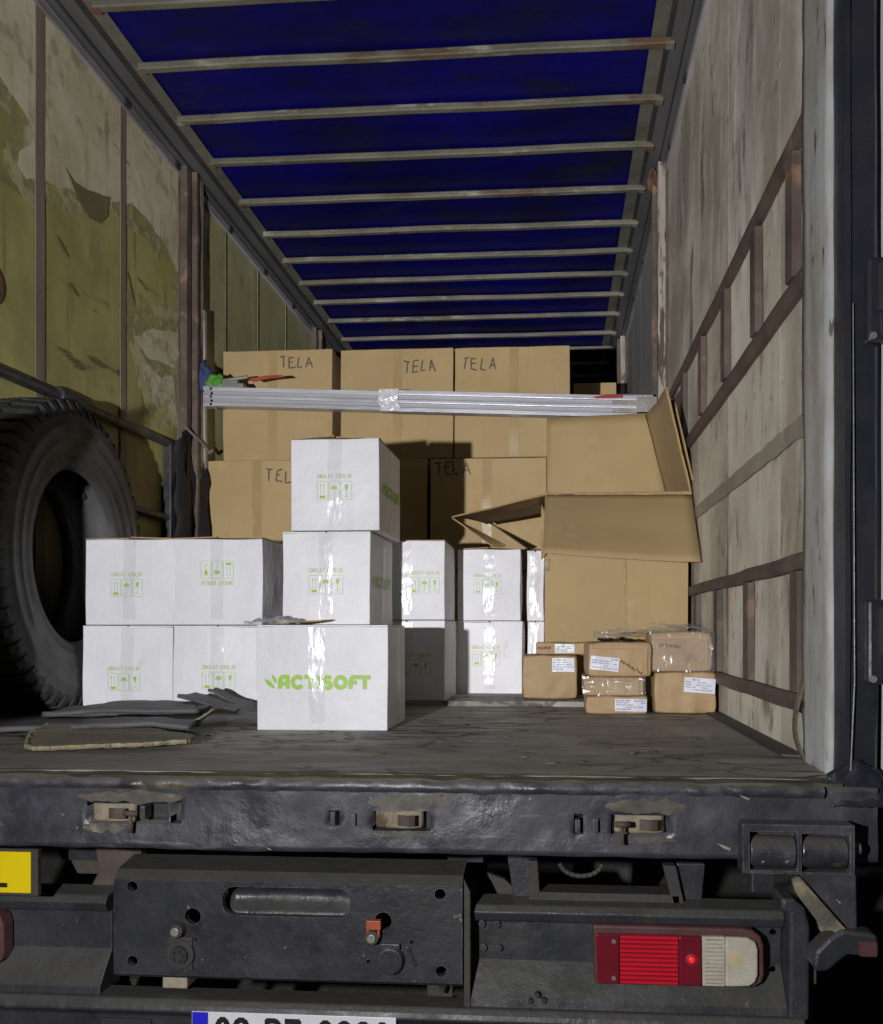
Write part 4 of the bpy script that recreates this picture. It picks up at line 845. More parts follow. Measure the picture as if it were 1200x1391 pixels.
def logo(fn, u0, v0, W):
    """leaf pair and fat rounded letters ACTISOFT, total width W"""
    mb = MB(); h = W * .138; sw = .30 * h
    x = W * .115
    lt = {'A': ([[(.15, .12), (.15, .55)] + arc(.40, .55, .25, .32, 180, 90, 6) + [(.66, .87), (.66, .12)], [(.15, .40), (.66, .40)]], .82),
          'C': ([arc(.47, .5, .34, .36, 45, 315, 16)], .88), 'T': ([[(.05, .86), (.72, .86)], [(.40, .86), (.40, .12)]], .78), 'I': ([[(.15, .12), (.15, .88)]], .31),
          'S': ([arc(.36, .68, .22, .19, 40, 265, 10) + arc(.36, .31, .22, .19, 90, -120, 10)], .72), 'O': ([arc(.47, .5, .34, .36, 0, 360, 24)], .94),
          'F': ([[(.15, .12), (.15, .55)] + arc(.42, .58, .27, .28, 180, 90, 6) + [(.62, .86)], [(.15, .50), (.52, .50)]], .66)}
    tot = sum(lt[c][1] for c in 'ACTISOFT') + .06 * 7; sx = (W - x) / (tot * h)
    for ch in 'ACTISOFT':
        for s in lt[ch][0]: ribbon(mb, [(u0 + x + a * h * sx, v0 + b * h) for a, b in s], sw, fn, .0007)
        x += (lt[ch][1] + .06) * h * sx
    def leaf(cx, cy, L, a, wd):
        pts = []
        for t in range(9): q = -1 + t / 4; pts.append((q * L, wd * (1 - q * q)))
        for t in range(1, 8): q = 1 - t / 4; pts.append((q * L, -wd * (1 - q * q)))
        c, s = math.cos(R(a)), math.sin(R(a)); flat_poly(mb, [(u0 + cx + c * p[0] - s * p[1], v0 + cy + s * p[0] + c * p[1]) for p in pts], fn, .0008)
    leaf(W * .035, h * .40, h * .50, -42, h * .15); leaf(W * .08, h * .72, h * .36, -62, h * .11)
    return mb
def tape(fn, u, w_, v0, v1, sd, par, lift=.0022):
    mb = MB(); nu, nv = 5, 40
    mb.sheet(lambda a, b: fn(u - w_ / 2 + w_ * a + .003 * nz(b * 5, sd), v0 + (v1 - v0) * b, lift + .0012 * nz(a * 2, b * 11, sd) + .0003 * nz(a * 5, b * 30, sd)), nu, nv)
    return obj('tape', mb, 'tape', par, local=True, smooth=True, recalc=False)
WS, WL, WH = .288, .378, .301
def white_carton(x, y, z, label, long_front=False, rz=0, front='marks', right=None, flip=False, flaps=True, sd=0, mu=.45, mv=.32, w=None, tapeu=.5, h=WH):
    w_, d_ = (WL, WS) if long_front else (WS, WL)
    if w: w_ = w
    e = empty('white_carton', (x, y + d_ / 2, z), R(rz or (0.9 * math.sin(sd * 2.7) if (w or 1) > .1 else 0)), label, 'carton', 'white cartons with green print')
    mb, bul = carton_body(w_, d_, h - .005, .0055, sd); obj('body', mb, 'white', e, local=True, weld=True, bevel=.0022)
    fF = face_map(w_, d_, h - .005, 'F', bul, sd); fR = face_map(w_, d_, h - .005, 'R', bul, sd)
    if front == 'marks':
        a, b = handling_marks(fF, w_ * mu - .057, h * mv - .01, 1.0, flip)
        obj('handling_print', a, 'green_pale', e, local=True, recalc=False); [obj(nm, q, 'green', e, local=True, recalc=False) for nm, q in zip(('arrow_base_symbol', 'umbrella_symbol', 'glass_symbol'), b)]
    elif front == 'logo': obj('logo_print', logo(fF, w_ * .07, h * .385, w_ * .80), 'green', e, local=True, recalc=False)
    if right == 'logo': obj('logo_print', logo(fR, d_ * .10, h * .40, d_ * .80), 'green', e, local=True, recalc=False)
    tape(fF, w_ * tapeu, .045, 0.02, h - .008, sd, e)
    tape(fR, d_ * .5, .045, .01, h - .008, sd + 3, e)
    # closing flaps on top
    for s in (-1, 1):
        q = MB(); rn = random.Random(sd * 3 + s)
        t = rn.uniform(.0, .010) if flaps else 0
        if d_ > w_:
            q.box(min(s * .003, s * w_ / 2), max(s * .003, s * w_ / 2), -d_ / 2 + .001, d_ / 2 - .001, h - .0048, h - .001)
            q.v = [(a, b, c + t * max(0, 1 - abs(a) / (w_ / 2))) for a, b, c in q.v]
        else:
            q.box(-w_ / 2 + .001, w_ / 2 - .001, min(s * .003, s * d_ / 2), max(s * .003, s * d_ / 2), h - .0048, h - .001)
        obj('flap', q, 'white' if not flaps else 'kraft_edge', e, local=True)
    return e
F2 = FL + .02
white_carton(-1.487, 2.90, FL, 'white carton at lower left beside the tyre, behind the rubber strips', sd=1, mu=.47, mv=.28, w=.322, flaps=False)
white_carton(-1.163, 2.90, FL, 'white carton on the floor between the lower left carton and the green logo front', sd=2, mu=.52, mv=.30, w=.316, flaps=False)
white_carton(-1.481, 2.90, FL + .303, 'upper white carton beside the tyre, leftmost of the upper row', sd=3, mu=.47, mv=.36, w=.318)
white_carton(-1.163, 2.90, FL + .303, 'upper white carton with its green print upside down', sd=4, mu=.50, mv=.48, w=.318, flip=True)
white_carton(-.669, 2.42, FL, 'wide white carton in front with large green leaf logo', long_front=True, front='logo', sd=5, flaps=False, tapeu=.46)
white_carton(-.76, 2.725, FL, 'white carton on the floor hidden behind the large logo carton', sd=6, flaps=False)
white_carton(-.745, 2.75, FL + .303, 'white carton standing behind and above the logo carton, under the topmost one', sd=7, mu=.50, mv=.36, right='logo', flaps=False)
white_carton(-.717, 2.75, FL + .607, 'topmost white carton of the centre stack', sd=8, mu=.50, mv=.36, right='logo')
white_carton(-.562, 3.22, F2, 'lower white carton behind the logo carton, mostly in its shadow', sd=9, mu=.62, mv=.34, flaps=False)
white_carton(-.567, 3.22, F2 + .303, 'narrowly visible upper white carton just right of the centre stack', sd=10, mu=.74, mv=.36)
white_carton(-.276, 3.58, F2, 'lower white carton with strip of shiny tape beside the brown parcels', sd=11, mu=.45, mv=.42, w=.272, flaps=False)
white_carton(-.284, 3.58, F2 + .303, 'upper white carton left of the open brown carton', sd=12, mu=.48, mv=.40, w=.260)
white_carton(-.092, 3.70, F2 + .303, 'sliver of white carton squeezed behind the open brown carton', sd=13, flaps=False, front=None, w=.072)
white_carton(-.092, 3.70, F2, 'white carton hidden on the floor behind the open brown carton', sd=14, flaps=False, front=None, w=.072)

def kraft_carton(x0, x1, y, d, z, h, label, mark=None, mu=.5, mv=.86, mh=.055, sd=0, rz=0, seam=.45):
    w_ = x1 - x0
    e = empty('brown_carton', ((x0 + x1) / 2, y + d / 2, z), R(rz), label, 'carton', 'tall brown fabric cartons at the back')
    mb, bul = carton_body(w_, d, h, .008, sd); obj('body', mb, 'kraft', e, local=True, weld=True, bevel=.004)
    fF = face_map(w_, d, h, 'F', bul, sd)
    if seam:
        q = MB(); q.sheet(lambda a, b: fF(w_ * seam + .05 * a, h * .01 + h * .98 * b, .0012), 3, 30); obj('tape', q, 'brown_tape', e, local=True, recalc=False)
    if mark:
        st, wd = text_strokes(mark, mh, .30, .95, .085, sd); q = MB()
        for s in st: ribbon(q, [(w_ * mu + a, h * mv + b) for a, b in s], .0085, fF, .0012, caps=False)
        obj('marker_writing', q, 'ink', e, local=True, recalc=False)
    return e
ZU = CAMZ + .945
kraft_carton(-1.878, -1.252, 4.75, .6, ZU, .617, 'top row brown carton at the left marked TELA, nearest the olive wall', 'TELA', .53, .84, .058, 21, seam=.42)
kraft_carton(-1.208, -.574, 4.76, .6, ZU, .612, 'top row brown carton in the middle marked TELA', 'TELA', .56, .79, .058, 22, seam=.47)
kraft_carton(-.564, .068, 4.75, .6, ZU - .002, .608, 'top row brown carton at the right marked TELA, above the open carton', 'TELA', .06, .80, .062, 23, seam=.48)
kraft_carton(-1.893, -1.281, 4.50, .62, ZU - .64, .591, 'second row brown carton at the left, its TELA mark cut off by a white carton', 'TELA', .57, .80, .062, 24)
kraft_carton(-1.272, -.682, 4.50, .62, ZU - .64, .588, 'second row brown carton in the middle, in the white stack shadow', None, sd=25)
kraft_carton(-.664, -.055, 4.50, .62, ZU - .64, .585, 'second row brown carton at the right, half its TELA mark in shadow', 'TELA', .04, .86, .060, 26)
for i, (a, b) in enumerate(((-1.89, -1.28), (-1.272, -.68), (-.664, -.056))):
    kraft_carton(a, b, 4.52, .62, F2, ZU - .645 - F2, ('bottom row brown carton behind the left white cartons', 'bottom row brown carton behind the centre white stack', 'bottom row brown carton behind the open carton')[i], None, sd=27 + i)
for i in range(3):
    kraft_carton(.118, .42, 6.2, .5, F2 + i * .675, .672, ('lowest brown carton of the far stack by the right wall', 'middle brown carton of the far stack by the right wall', 'far brown carton in the dark gap by the right wall')[i], None, sd=31 + i)
# support cartons under the top row's rear half are the second row itself (.62 deep) -> top row rests on it

# ---- open brown carton at the right
OZ = F2 - .0; ox0, ox1, oy0, oy1 = -.049, .530, 3.58, 4.12
OH = CAMZ + .555 - OZ
oc = empty('open_brown_carton', ((ox0 + ox1) / 2, (oy0 + oy1) / 2, OZ), 0, 'large open brown carton with raised flaps against the right wall', 'carton')
mb, bul = carton_body(ox1 - ox0, oy1 - oy0, OH, .007, 41, open_top=True); obj('body', mb, 'kraft', oc, local=True, weld=True, solid=.005)
W0 = ((ox0 + ox1) / 2, (oy0 + oy1) / 2, OZ)
def loc(p): return (p[0] - W0[0], p[1] - W0[1], p[2] - W0[2])
def quad_flap(name, a, b, c, d, m='kraft', bend=.008, sd=0, par=oc, lc=loc, th=.005, jag=.003):
    a, b, c, d = map(Vector, (a, b, c, d)); n = (b - a).cross(d - a).normalized()
    mb = MB()
    def q(u, v):
        p = (a.lerp(b, u)).lerp(d.lerp(c, u), v) + n * bend * (math.sin(math.pi * u) * v + .6 * nz(u * 3, v * 3, sd))
        if v == 1: p = p + (d - a).normalized() * jag * nz(u * 14, sd)
        return lc(p)
    mb.sheet(q, 14, 10); o = obj(name, mb, (m, 'kraft_edge'), par, local=True, solid=th, smooth=True, recalc=False)
    o.modifiers['solid'].material_offset_rim = 1; o.modifiers['solid'].use_rim = True
    return o
quad_flap('flap', (-0.047, 3.575, Z(0.556)), (0.546, 3.575, Z(0.551)), (0.542, 3.320, Z(0.252)), (-0.056, 3.320, Z(0.291)), sd=1)
quad_flap('flap', (-0.049, 4.188, Z(0.553)), (0.542, 4.188, Z(0.553)), (0.477, 4.215, Z(1.039)), (-0.049, 4.215, Z(1.022)), sd=2)
quad_flap('flap', (0.546, 3.580, Z(0.556)), (0.546, 4.188, Z(0.556)), (0.423, 4.188, Z(1.022)), (0.447, 3.580, Z(0.990)), sd=3)
quad_flap('torn_ply', (0.556, 3.591, Z(0.608)), (0.556, 3.711, Z(0.608)), (0.490, 3.711, Z(0.868)), (0.486, 3.613, Z(0.933)), sd=9, bend=.003)
quad_flap('flap', (-0.051, 3.591, Z(0.556)), (-0.051, 4.177, Z(0.556)), (-0.342, 4.177, Z(0.508)), (-0.439, 3.591, Z(0.467)), sd=4)
quad_flap('torn_ply', (-0.439, 3.597, Z(0.464)), (-0.429, 3.689, Z(0.467)), (-0.217, 3.667, Z(0.353)), (-0.266, 3.591, Z(0.342)), sd=5, bend=.004, jag=.012)
mb = MB(); mb.sheet(lambda u, v: loc((.275 + .007 * u + .006 * nz(v * 7), 3.5695 - .002 * nz(v * 9), OZ + .10 + (.49) * v)), 2, 24); obj('open_seam', mb, 'kraft_edge', oc, local=True, recalc=False)
quad_flap('torn_ply', (-0.065, 3.559, Z(0.510)), (-0.016, 3.553, Z(0.434)), (-0.033, 3.537, Z(0.325)), (-0.063, 3.548, Z(0.282)), sd=6, bend=.01, jag=.01)
mb = MB(); mb.sheet(lambda u, v: loc((.20 + .06 * u, 3.564 - .006 * nz(u * 5, v * 6), OZ + .12 + .14 * v * (1 - .5 * u))), 8, 12); obj('tape', mb, 'film', oc, local=True, smooth=True, recalc=False)
mb = MB(); mb.sheet(lambda u, v: loc((-.055 + .02 * u + .015 * nz(u * 4, v * 4), 3.54 - .012 * nz(u * 5, v * 5, 2), Z(.235) + .05 * v)), 8, 8); obj('tape', mb, 'film', oc, local=True, smooth=True, recalc=False)

mb = MB(); mb.sheet(lambda u, v: loc((-.048 + .595 * u, 3.572 - .006 * math.sin(3.1 * v) + .002 * nz(u * 20), Z(.540) + .020 * v + .002 * nz(u * 9, 4))), 40, 4); obj('fold_edge', mb, 'kraft_edge', oc, local=True, smooth=True, recalc=False)
# ---- brown paper parcels
def parcel(x0, x1, y, d, z, h, label, lab=None, film=False, sd=0, rz=0, scrib=None, fold=True, roundness=.012):
    w_ = x1 - x0
    e = empty('brown_parcel', ((x0 + x1) / 2, y + d / 2, z), R(rz), label, 'parcel', 'brown paper parcels on the truck floor')
    mb = MB(); N = 14
    def sup(p):
        x, yy, zz = p; n3 = .0035
        s = lambda a, L: max(-1, min(1, a / (L / 2)))
        ax, ay, az = s(x, w_), s(yy, d), s(zz - h / 2, h)
        k = 1 - .018 * ((ax * ay) ** 4 + (ay * az) ** 4 + (ax * az) ** 4)
        return (x * k + n3 * nz(yy * 18, zz * 18, sd), yy * k + n3 * 1.2 * nz(x * 22, zz * 22, sd + 3), (zz - h / 2) * k + h / 2 + (n3 * nz(x * 16, yy * 16, sd + 7) if zz > h * .1 else 0))
    mb.sheet(lambda u, v: sup((-w_ / 2 + w_ * u, -d / 2, h * v)), N, N); mb.sheet(lambda u, v: sup((w_ / 2, -d / 2 + d * u, h * v)), N, N)
    mb.sheet(lambda u, v: sup((-w_ / 2, d / 2 - d * u, h * v)), N, N); mb.sheet(lambda u, v: sup((w_ / 2 - w_ * u, d / 2, h * v)), N, N)
    mb.sheet(lambda u, v: sup((-w_ / 2 + w_ * u, -d / 2 + d * v, h)), N, N); mb.sheet(lambda u, v: sup((w_ / 2 - w_ * u, -d / 2 + d * v, 0)), N, N)
    obj('body', mb, 'paper', e, local=True, weld=True, bevel=roundness * .5, smooth=False, seg=3)
    fr = lambda u, v, l=0: (-w_ / 2 + u, sup((-w_ / 2 + u, -d / 2, v))[1] - .0012 - l, v)
    if fold:
        q = MB(); q.sheet(lambda a, b: fr(w_ * (.06 + .88 * a), h * (.80 + .12 * b) + .004 * nz(a * 6, sd), .0008 + .003 * math.sin(3.1 * b)), 12, 3); obj('paper_fold', q, 'paper', e, local=True, smooth=True, recalc=False)
        q = MB(); q.sheet(lambda a, b: fr(w_ * (.88 + .05 * b) + .003 * nz(a * 6, sd), h * (.08 + .80 * a), .0008 + .002 * math.sin(3.1 * b)), 12, 3); obj('paper_fold', q, 'paper', e, local=True, smooth=True, recalc=False)
    if lab:
        u0, u1, v0, v1, tilt = lab
        def lf(u, v, l=0):
            t = R(tilt); a = u - (u0 + u1) / 2; b = v - (v0 + v1) / 2
            return fr((u0 + u1) / 2 + a * math.cos(t) - b * math.sin(t), (v0 + v1) / 2 + a * math.sin(t) + b * math.cos(t), .0035 + l)
        q = MB(); q.sheet(lambda a, b: lf(u0 + (u1 - u0) * a, v0 + (v1 - v0) * b), 6, 4); lb_ = obj('label', q, 'label', e, local=True, recalc=False)
        q = MB(); rn = random.Random(sd)
        for r in range(5):
            v = v1 - (v1 - v0) * (.14 + .17 * r); u = u0 + .004
            while u < u1 - .012:
                L = rn.uniform(.006, .022); 
                if rn.random() < .68: ribbon(q, [(u, v), (min(u + L, u1 - .004), v)], .0035 if r else .005, lf, .0008, caps=False)
                u += L + .004
        obj('label_print', q, 'label_ink', e, local=True, recalc=False)
    if scrib:
        q = MB(); rn = random.Random(sd + 5)
        u, v = scrib[0], scrib[1]; pts = [(u, v)]
        for i in range(16): pts.append((scrib[0] + (scrib[2] - scrib[0]) * i / 15 + rn.uniform(-.004, .004), scrib[1] + (scrib[3] - scrib[1]) * i / 15 + (.006 if i % 2 else -.006)))
        for s in zip(pts, pts[1:]): ribbon(q, list(s), .0022, fr, .0025, caps=False)
        obj('scribble', q, 'ink', e, local=True, recalc=False)
    if film:
        q = MB()
        ff = lambda a, b: (-w_ / 2 - .004 + (w_ + .008) * a, -d / 2 - .007 - .006 * nz(a * 4, b * 4, sd) - .003 * nz(a * 14, b * 10, sd), -.001 + (h + .004) * b)
        q.sheet(ff, 22, 16); q.sheet(lambda a, b: (-w_ / 2 - .004 + (w_ + .008) * a, -d / 2 - .004 + (d + .005) * b, h + .004 + .006 * nz(a * 5, b * 5, sd + 2)), 16, 10)
        q.sheet(lambda a, b: (w_ / 2 + .006 + .005 * nz(a * 5, b * 5, sd + 4), -d / 2 + d * a, h * b), 10, 10)
        obj('stretch_film', q, 'film', e, local=True, smooth=True, recalc=False)
    return e
parcel(-.134, .078, 3.31, .17 if False else .24, F2, .168, 'brown parcel at the left of the group with white label at its top right', (.115, .20, .105, .158, 0), sd=1, fold=False)
parcel(-.083, .118, 3.36, .18, F2 + .17, .045, 'flat brown parcel lying on top of the leftmost parcel', (.075, .15, .006, .040, 0), film=False, sd=2, scrib=(.01, .024, .06, .026), fold=False)
parcel(.097, .307, 2.95, .24, FL, .060, 'thin brown parcel at the bottom of the middle stack', (.098, .205, .010, .052, -1), sd=3, fold=False)
parcel(.090, .295, 2.965, .235, FL + .061, .064, 'film wrapped brown parcel in the middle of the middle stack', film=True, sd=4, fold=True)
parcel(.100, .317, 2.95, .245, FL + .126, .118, 'brown parcel on top of the middle stack with tilted label and torn fold', (.008, .105, .022, .068, -6), sd=5, scrib=(.11, .055, .18, .012), rz=2)
parcel(.330, .540, 2.98, .215, FL, .142, 'brown parcel on the floor under the shiny film wrapped one by the right wall', (.100, .205, .072, .122, -4), sd=6, fold=False)
parcel(.318, .527, 2.98, .215, FL + .143, .136, 'shiny film wrapped brown parcel on top near the right wall', film=True, sd=7, scrib=(.03, .09, .10, .085))
mb = MB(); mb.sheet(lambda u, v: (.13 + .38 * u, 3.10 + .10 * v + .03 * nz(u * 4, v * 4), FL + .268 + .025 * nz(u * 6, v * 5, 3) + .020 * math.sin(3 * u) * v + (.02 if u > .5 else 0)), 24, 12)
cf = obj('plastic_film', mb, 'film', solid=0, smooth=True, recalc=False); tag(cf, 'crumpled clear film lying on the parcels behind the middle stack', 'plastic film')
mb = MB(); mb.sheet(lambda u, v: (.15 + .12 * u + .01 * nz(v * 4), 3.05 + .20 * v, FL + .251 + .012 * nz(u * 4, v * 4, 6)), 8, 10)
cf = obj('dark_plastic_sheet', mb, 'blackcloth', solid=.002, smooth=True, recalc=False); tag(cf, 'dark plastic sheet on top of the middle parcel stack', 'plastic sheet')

# ---- load bar across the posts
lbn = empty('load_bar', (-.66, 4.40, Z(1.14)), 0, 'silver aluminium load bar spanning the truck in front of the TELA cartons', 'load bar')
def barz(x): return CAMZ + 1.208 - .0435 * (x + 1.827)
def bar_seg(x0, x1, hh, y0, name='bar_section'):
    mb = MB()
    # cross-section: two bright ridges with grooves between (y toward the camera is negative)
    sec = [(-.030, .5), (-.030, .30), (-.019, .26), (-.019, .10), (-.030, .06), (-.030, -.08), (-.019, -.12), (-.019, -.28), (-.030, -.32), (-.030, -.5), (.03, -.5), (.03, .5)]
    for x in (x0, (x0 + x1) / 2, x1): mb.v += [(x + .66, y0 + a, barz(x) + b * hh - Z(1.14)) for a, b in sec]
    k = len(sec)
    for i in range(2):
        for j in range(k): mb.f.append((i * k + j, i * k + k + j, i * k + k + (j + 1) % k, i * k + (j + 1) % k)); mb.m.append(1 if j in (2, 6) else 0)
    mb.f += [tuple(range(k)), tuple(2 * k + j for j in range(k))]; mb.m += [0, 0]
    return obj(name, mb, ('alu', 'alugrey'), lbn, local=True, bevel=.0015)
bar_seg(-1.80, -.80, .098, 0); bar_seg(-.90, .40, .108, -.004)
bar_seg(-1.835, -1.785, .104, 0, 'end_cap')
mb = MB(); mb.sheet(lambda u, v: (-.905 + .10 * u + .66 + .012 * nz(v * 3), -.043 - .012 * nz(u * 4, v * 4), barz(-.85) - .056 + .112 * v - Z(1.14)), 14, 14); obj('tape_wrap', mb, 'foil', lbn, local=True, smooth=True, recalc=False)
mb = MB(); mb.box(-1.80 + .66, -1.62 + .66, -.034, .03, .118 - .008, .118 + .012); mb.box(-1.79 + .66, -1.66 + .66, -.02, .02, .13, .155); mb.tube((-1.72 + .66, -.02, .15), (-1.60 + .66, -.02, .165), .010, 8); obj('latch', mb, 'steel', lbn, local=True, bevel=.003)
mb = MB(); mb.prism([(-1.60 + .66, .155), (-1.50 + .66, .168), (-1.42 + .66, .170), (-1.40 + .66, .160), (-1.42 + .66, .158), (-1.50 + .66, .152), (-1.57 + .66, .140)], 'y', -.03, -.012); obj('handle', mb, 'redhandle', lbn, local=True, bevel=.003)
mb = MB(); mb.box(.28 + .66, .50 + .66, -.03, .02, -.055, .022); mb.tube((.30 + .66, -.02, .03), (.48 + .66, -.02, .025), .010, 8); obj('latch', mb, 'steel', lbn, local=True, bevel=.003)
mb = MB(); mb.prism([(.17 + .66, .022), (.25 + .66, .036), (.33 + .66, .034), (.33 + .66, .014), (.20 + .66, .012)], 'y', -.035, -.018); obj('handle', mb, 'redhandle', lbn, local=True, bevel=.003)
def rag(cx, cy, cz, rx, rz_, m, name, label, cat, sd):
    bm = bmesh.new(); bmesh.ops.create_icosphere(bm, subdivisions=4, radius=1)
    for v in bm.verts:
        p = v.co; k = 1 + .35 * nz(p.x * 1.5 + sd, p.y * 1.5, p.z * 1.5) + .15 * nz(p.x * 4 + sd, p.y * 4, p.z * 4); v.co = Vector((p.x * rx * k, p.y * .04 * k, p.z * rz_ * k))
    me = bpy.data.meshes.new(name); bm.to_mesh(me); bm.free(); me.materials.append(M[m]); me.polygons.foreach_set('use_smooth', [True] * len(me.polygons))
    o = bpy.data.objects.new(name, me); C.objects.link(o); o.location = (cx, cy, cz); tag(o, label, cat); return o
rag(-1.845, 4.40, Z(1.315), .042, .075, 'bluecloth', 'blue_rag', 'dark blue rag stuffed behind the left end of the load bar', 'rag', 1)
rag(-1.775, 4.40, Z(1.285), .05, .042, 'greencloth', 'green_rag', 'bright green rag on the left end of the load bar', 'rag', 5)
# ---- crushed plastic and torn cardboard between cartons
mb = MB(); mb.sheet(lambda u, v: (-.965 + .17 * u + .015 * nz(u * 5, v * 5), 2.60 + .10 * v, FL + .303 + .022 * abs(nz(u * 6, v * 6, 2)) + .020 * math.sin(3.1 * u) * math.sin(3.1 * v)), 18, 12)
tag(obj('plastic_bag', mb, 'plastic', smooth=True, recalc=False), 'crumpled clear plastic bag tucked behind the top of the logo carton', 'plastic bag')
mb = MB(); mb.prism([(-.89, 2.66), (-.73, 2.64), (-.715, 2.72), (-.80, 2.745), (-.88, 2.73)], 'z', FL + .3025, FL + .307)
mb.v = [(a, b, c + .012 * max(0, (a + .80)) / .08 + .008 * nz(a * 20, b * 20)) for a, b, c in mb.v]
tag(obj('torn_cardboard', mb, 'kraft_edge'), 'torn scrap of brown cardboard on top of the logo carton', 'cardboard')
# ---- rubber strips and broken board at the left rear of the floor
def strip(pts, wd, th, label, m='mat_rubber', sd=0, name='rubber_strip', fold=0, z_add=0):
    """a loose band following a poly-line of (x, y, z) centre points"""
    P = [Vector(p) for p in pts]; n = 36; mb = MB()
    L = [0]
    for a, b in zip(P, P[1:]): L.append(L[-1] + (b - a).length)
    def at(t):
        s = t * L[-1]
        for i in range(len(P) - 1):
            if s <= L[i + 1] + 1e-9: k = (s - L[i]) / (L[i + 1] - L[i]); return P[i].lerp(P[i + 1], k), (P[i + 1] - P[i]).normalized()
    def q(u, v):
        p, t = at(u); sd_ = Vector((-t.y, t.x, 0)).normalized()
        w2 = wd * (1 + .12 * nz(u * 5, sd, 3)) * (v - .5)
        r = p + sd_ * w2; r.z += .005 * nz(u * 3.5, v * 1.5, sd) + .5 * fold * abs(v - .5) * 2 * (.5 + nz(u * 4, sd)) + .004
        r.x += (.012 * nz(v * 9, sd) if u in (0, 1) else 0)
        return tuple(r)
    mb.sheet(q, n, 6); o = obj(name, mb, m, solid=th, smooth=True, recalc=False); return tag(o, label, 'rubber strip' if m == 'mat_rubber' else 'board', 'rubber strips on the floor' if m == 'mat_rubber' else None)
F = FL
strip([(-1.52, 2.28, F + .015), (-1.25, 2.33, F + .022), (-1.02, 2.42, F + .020)], .22, .014, 'lowest wide rubber strip lying by the tyre', sd=1, fold=.01)
strip([(-1.47, 2.44, F + .040), (-1.22, 2.47, F + .050), (-1.05, 2.50, F + .044)], .17, .014, 'rubber strip stacked in the middle of the pile by the tyre', sd=2, fold=.012)
strip([(-1.42, 2.58, F + .045), (-1.30, 2.58, F + .055), (-1.08, 2.58, F + .045)], .14, .010, 'uppermost rubber strip of the pile in front of the lower left carton', sd=3, fold=.012)
strip([(-1.17, 2.66, F + .072), (-1.05, 2.64, F + .045), (-.93, 2.60, F + .028), (-.82, 2.56, F + .02)], .10, .010, 'long rubber strip running under the logo carton', sd=4, fold=.02)
strip([(-1.12, 2.74, F + .085), (-1.05, 2.73, F + .055), (-.95, 2.70, F + .035)], .05, .010, 'narrow rubber strip sticking up against the white cartons', sd=5, fold=.01)
strip([(-1.24, 2.16, F + .035), (-1.10, 2.18, F + .040), (-.96, 2.22, F + .03)], .12, .014, 'short rubber strip lying on the broken board', sd=6, fold=.012)
bd = empty('broken_board', (-1.12, 2.05, F), 0, 'broken thin brown board with pale ragged edge at the left rear of the floor', 'board')
pts = [(-1.345, 2.20), (-1.32, 2.10), (-1.24, 1.955), (-1.215, 1.935), (-1.10, 1.965), (-.98, 1.99), (-.885, 2.03), (-.90, 2.09), (-.98, 2.12), (-1.1, 2.2)]
def dens(p, k=8, j=.006):
    o = []
    for a, b in zip(p, p[1:] + p[:1]):
        for i in range(k): t = i / k; x = a[0] + (b[0] - a[0]) * t; y = a[1] + (b[1] - a[1]) * t; o.append((x + j * nz(x * 40, y * 40), y + j * nz(x * 40, y * 40, 5)))
    return o
mb = MB(); mb.prism(dens(pts), 'z', F + .006, F + .013); mb.v = [(a, b, c + .10 * max(0, b - 1.94)) for a, b, c in mb.v]; obj('board_sheet', mb, 'board', bd)
mb = MB(); ed = dens([(-1.345, 2.20), (-1.33, 2.10), (-1.25, 1.953), (-1.215, 1.93), (-1.10, 1.960), (-.98, 1.985), (-.88, 2.025)][::1], 10, .005)[:60]
for a, b in zip(ed, ed[1:]): mb.tube((a[0], a[1], F + .0105 + .10 * max(0, a[1] - 1.94)), (b[0], b[1], F + .0105 + .10 * max(0, b[1] - 1.94)), .0055 + .002 * nz(a[0] * 60), 5)
obj('ragged_edge', mb, 'boardedge', bd)
mb = MB(); mb.sheet(lambda u, v: (-1.03 + .09 * u, 2.30 + .05 * v, F + .03 + .04 * u * u + .004 * nz(u * 9, v * 9)), 8, 4)
tag(obj('torn_tube_scrap', mb, 'beige', solid=.004, smooth=True), 'small curled pale scrap at the end of the rubber strips', 'scrap')
# small debris on the floor
rn = random.Random(3)
for i in range(26):
    x = rn.uniform(-.95, .45); y = rn.uniform(1.74, 2.35); s = rn.uniform(.004, .014)
    if i == 0: src = None
    q = MB(); q.prism([(x - s, y), (x - s * .2, y + s * .4), (x + s, y + s * .15), (x + s * .5, y - s * .35)], 'z', F + .003, F + .006)
    if i == 0: deb = q
    else: deb.add(q.v, q.f)
tag(obj('wood_splinters', deb, 'flooredge'), 'scattered small wood splinters on the worn floor', kind='stuff')
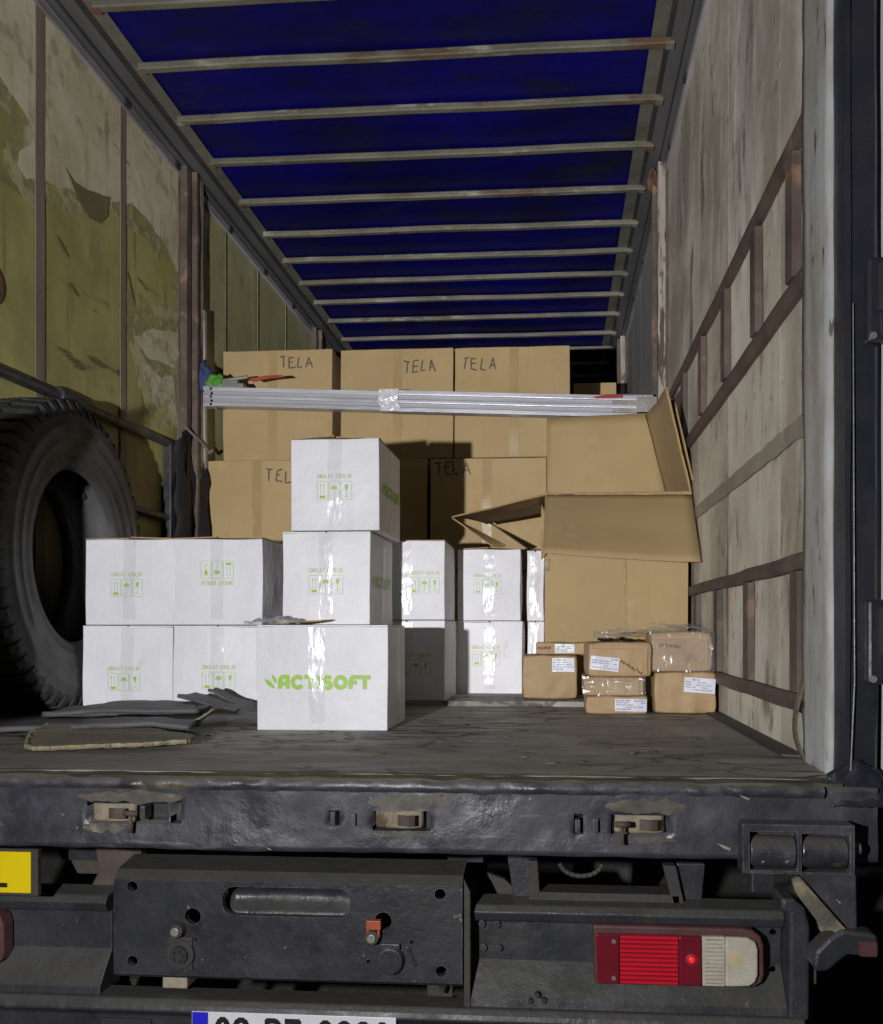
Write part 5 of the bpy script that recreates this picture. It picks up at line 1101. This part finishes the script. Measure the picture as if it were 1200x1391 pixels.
# ---- carton added out of view at the left rear, flap shaped to shade the tyre
FX = [v + 1.63 for v in (-1.349, -1.331, -1.275, -1.231, -1.207)]; FZ = [v + .29 for v in (.19, .268, .317, .410, .487)]  # flap outline follows the shade edge wanted on the tyre
kb = empty('added_shade_carton', (-1.66, 1.86, F), 0, 'unseen brown carton added at the left rear to shade the tyre', 'carton')
mb = MB(); mb.box(-.22, .23, -.15, .15, 0, .735); obj('body', mb, 'kraft', kb, local=True, bevel=.003)
mb = MB(); mb.prism([(.23, .0), (FX[0] + .01, 0)] + list(zip(FX, FZ)) + [(.40, .765), (.30, .745), (.231, .737)], 'y', -.159, -.1525); obj('flap', mb, 'kraft', kb, local=True)

# ================================================================== LAMP that lights the scene, on a stand left of the camera
wl = empty('work_light', (LAMP_POS.x, LAMP_POS.y - .09, 0), 0, 'portable work light on a tripod beside the photographer, lighting the open truck', 'work light')
def wlp(nm, q, m, **k): return obj(nm, q, m, wl, local=True, **k)
zl = LAMP_POS.z
q = MB(); q.box(-.07, .07, -.05, .02, zl - .05, zl + .05); wlp('lamp_case', q, 'lampcase', bevel=.008)
q = MB(); q.box(-.03, .03, .0205, .024, zl - .02, zl + .02); wlp('lamp_glass', q, 'lampglass')
q = MB(); q.tube((0, -.02, .55), (0, -.02, zl - .05), .014, 10); wlp('pole', q, 'lampcase')
for a in (90, 210, 330):
    q = MB(); q.tube((0, -.02, .62), (.38 * math.cos(R(a + 180)), -.02 + .38 * math.sin(R(a + 180)), .01), .011, 8); wlp('leg', q, 'lampcase')
ld = bpy.data.lights.new('lamp_beam', 'SPOT'); ld.energy = LAMP_POWER; ld.spot_size = R(172); ld.spot_blend = .08; ld.shadow_soft_size = .018; ld.color = (.985, .975, 1)
ld.use_nodes = True; ln = ld.node_tree.nodes; em = [x for x in ln if x.type == 'EMISSION'][0]
fo = ln.new('ShaderNodeLightFalloff'); fo.inputs['Strength'].default_value = 1.0; ld.node_tree.links.new(fo.outputs['Constant'], em.inputs['Strength'])
lo = bpy.data.objects.new('lamp_beam', ld); C.objects.link(lo); lo.parent = wl; lo.location = (0, .10, zl); lo.rotation_euler = (R(94), 0, R(2))
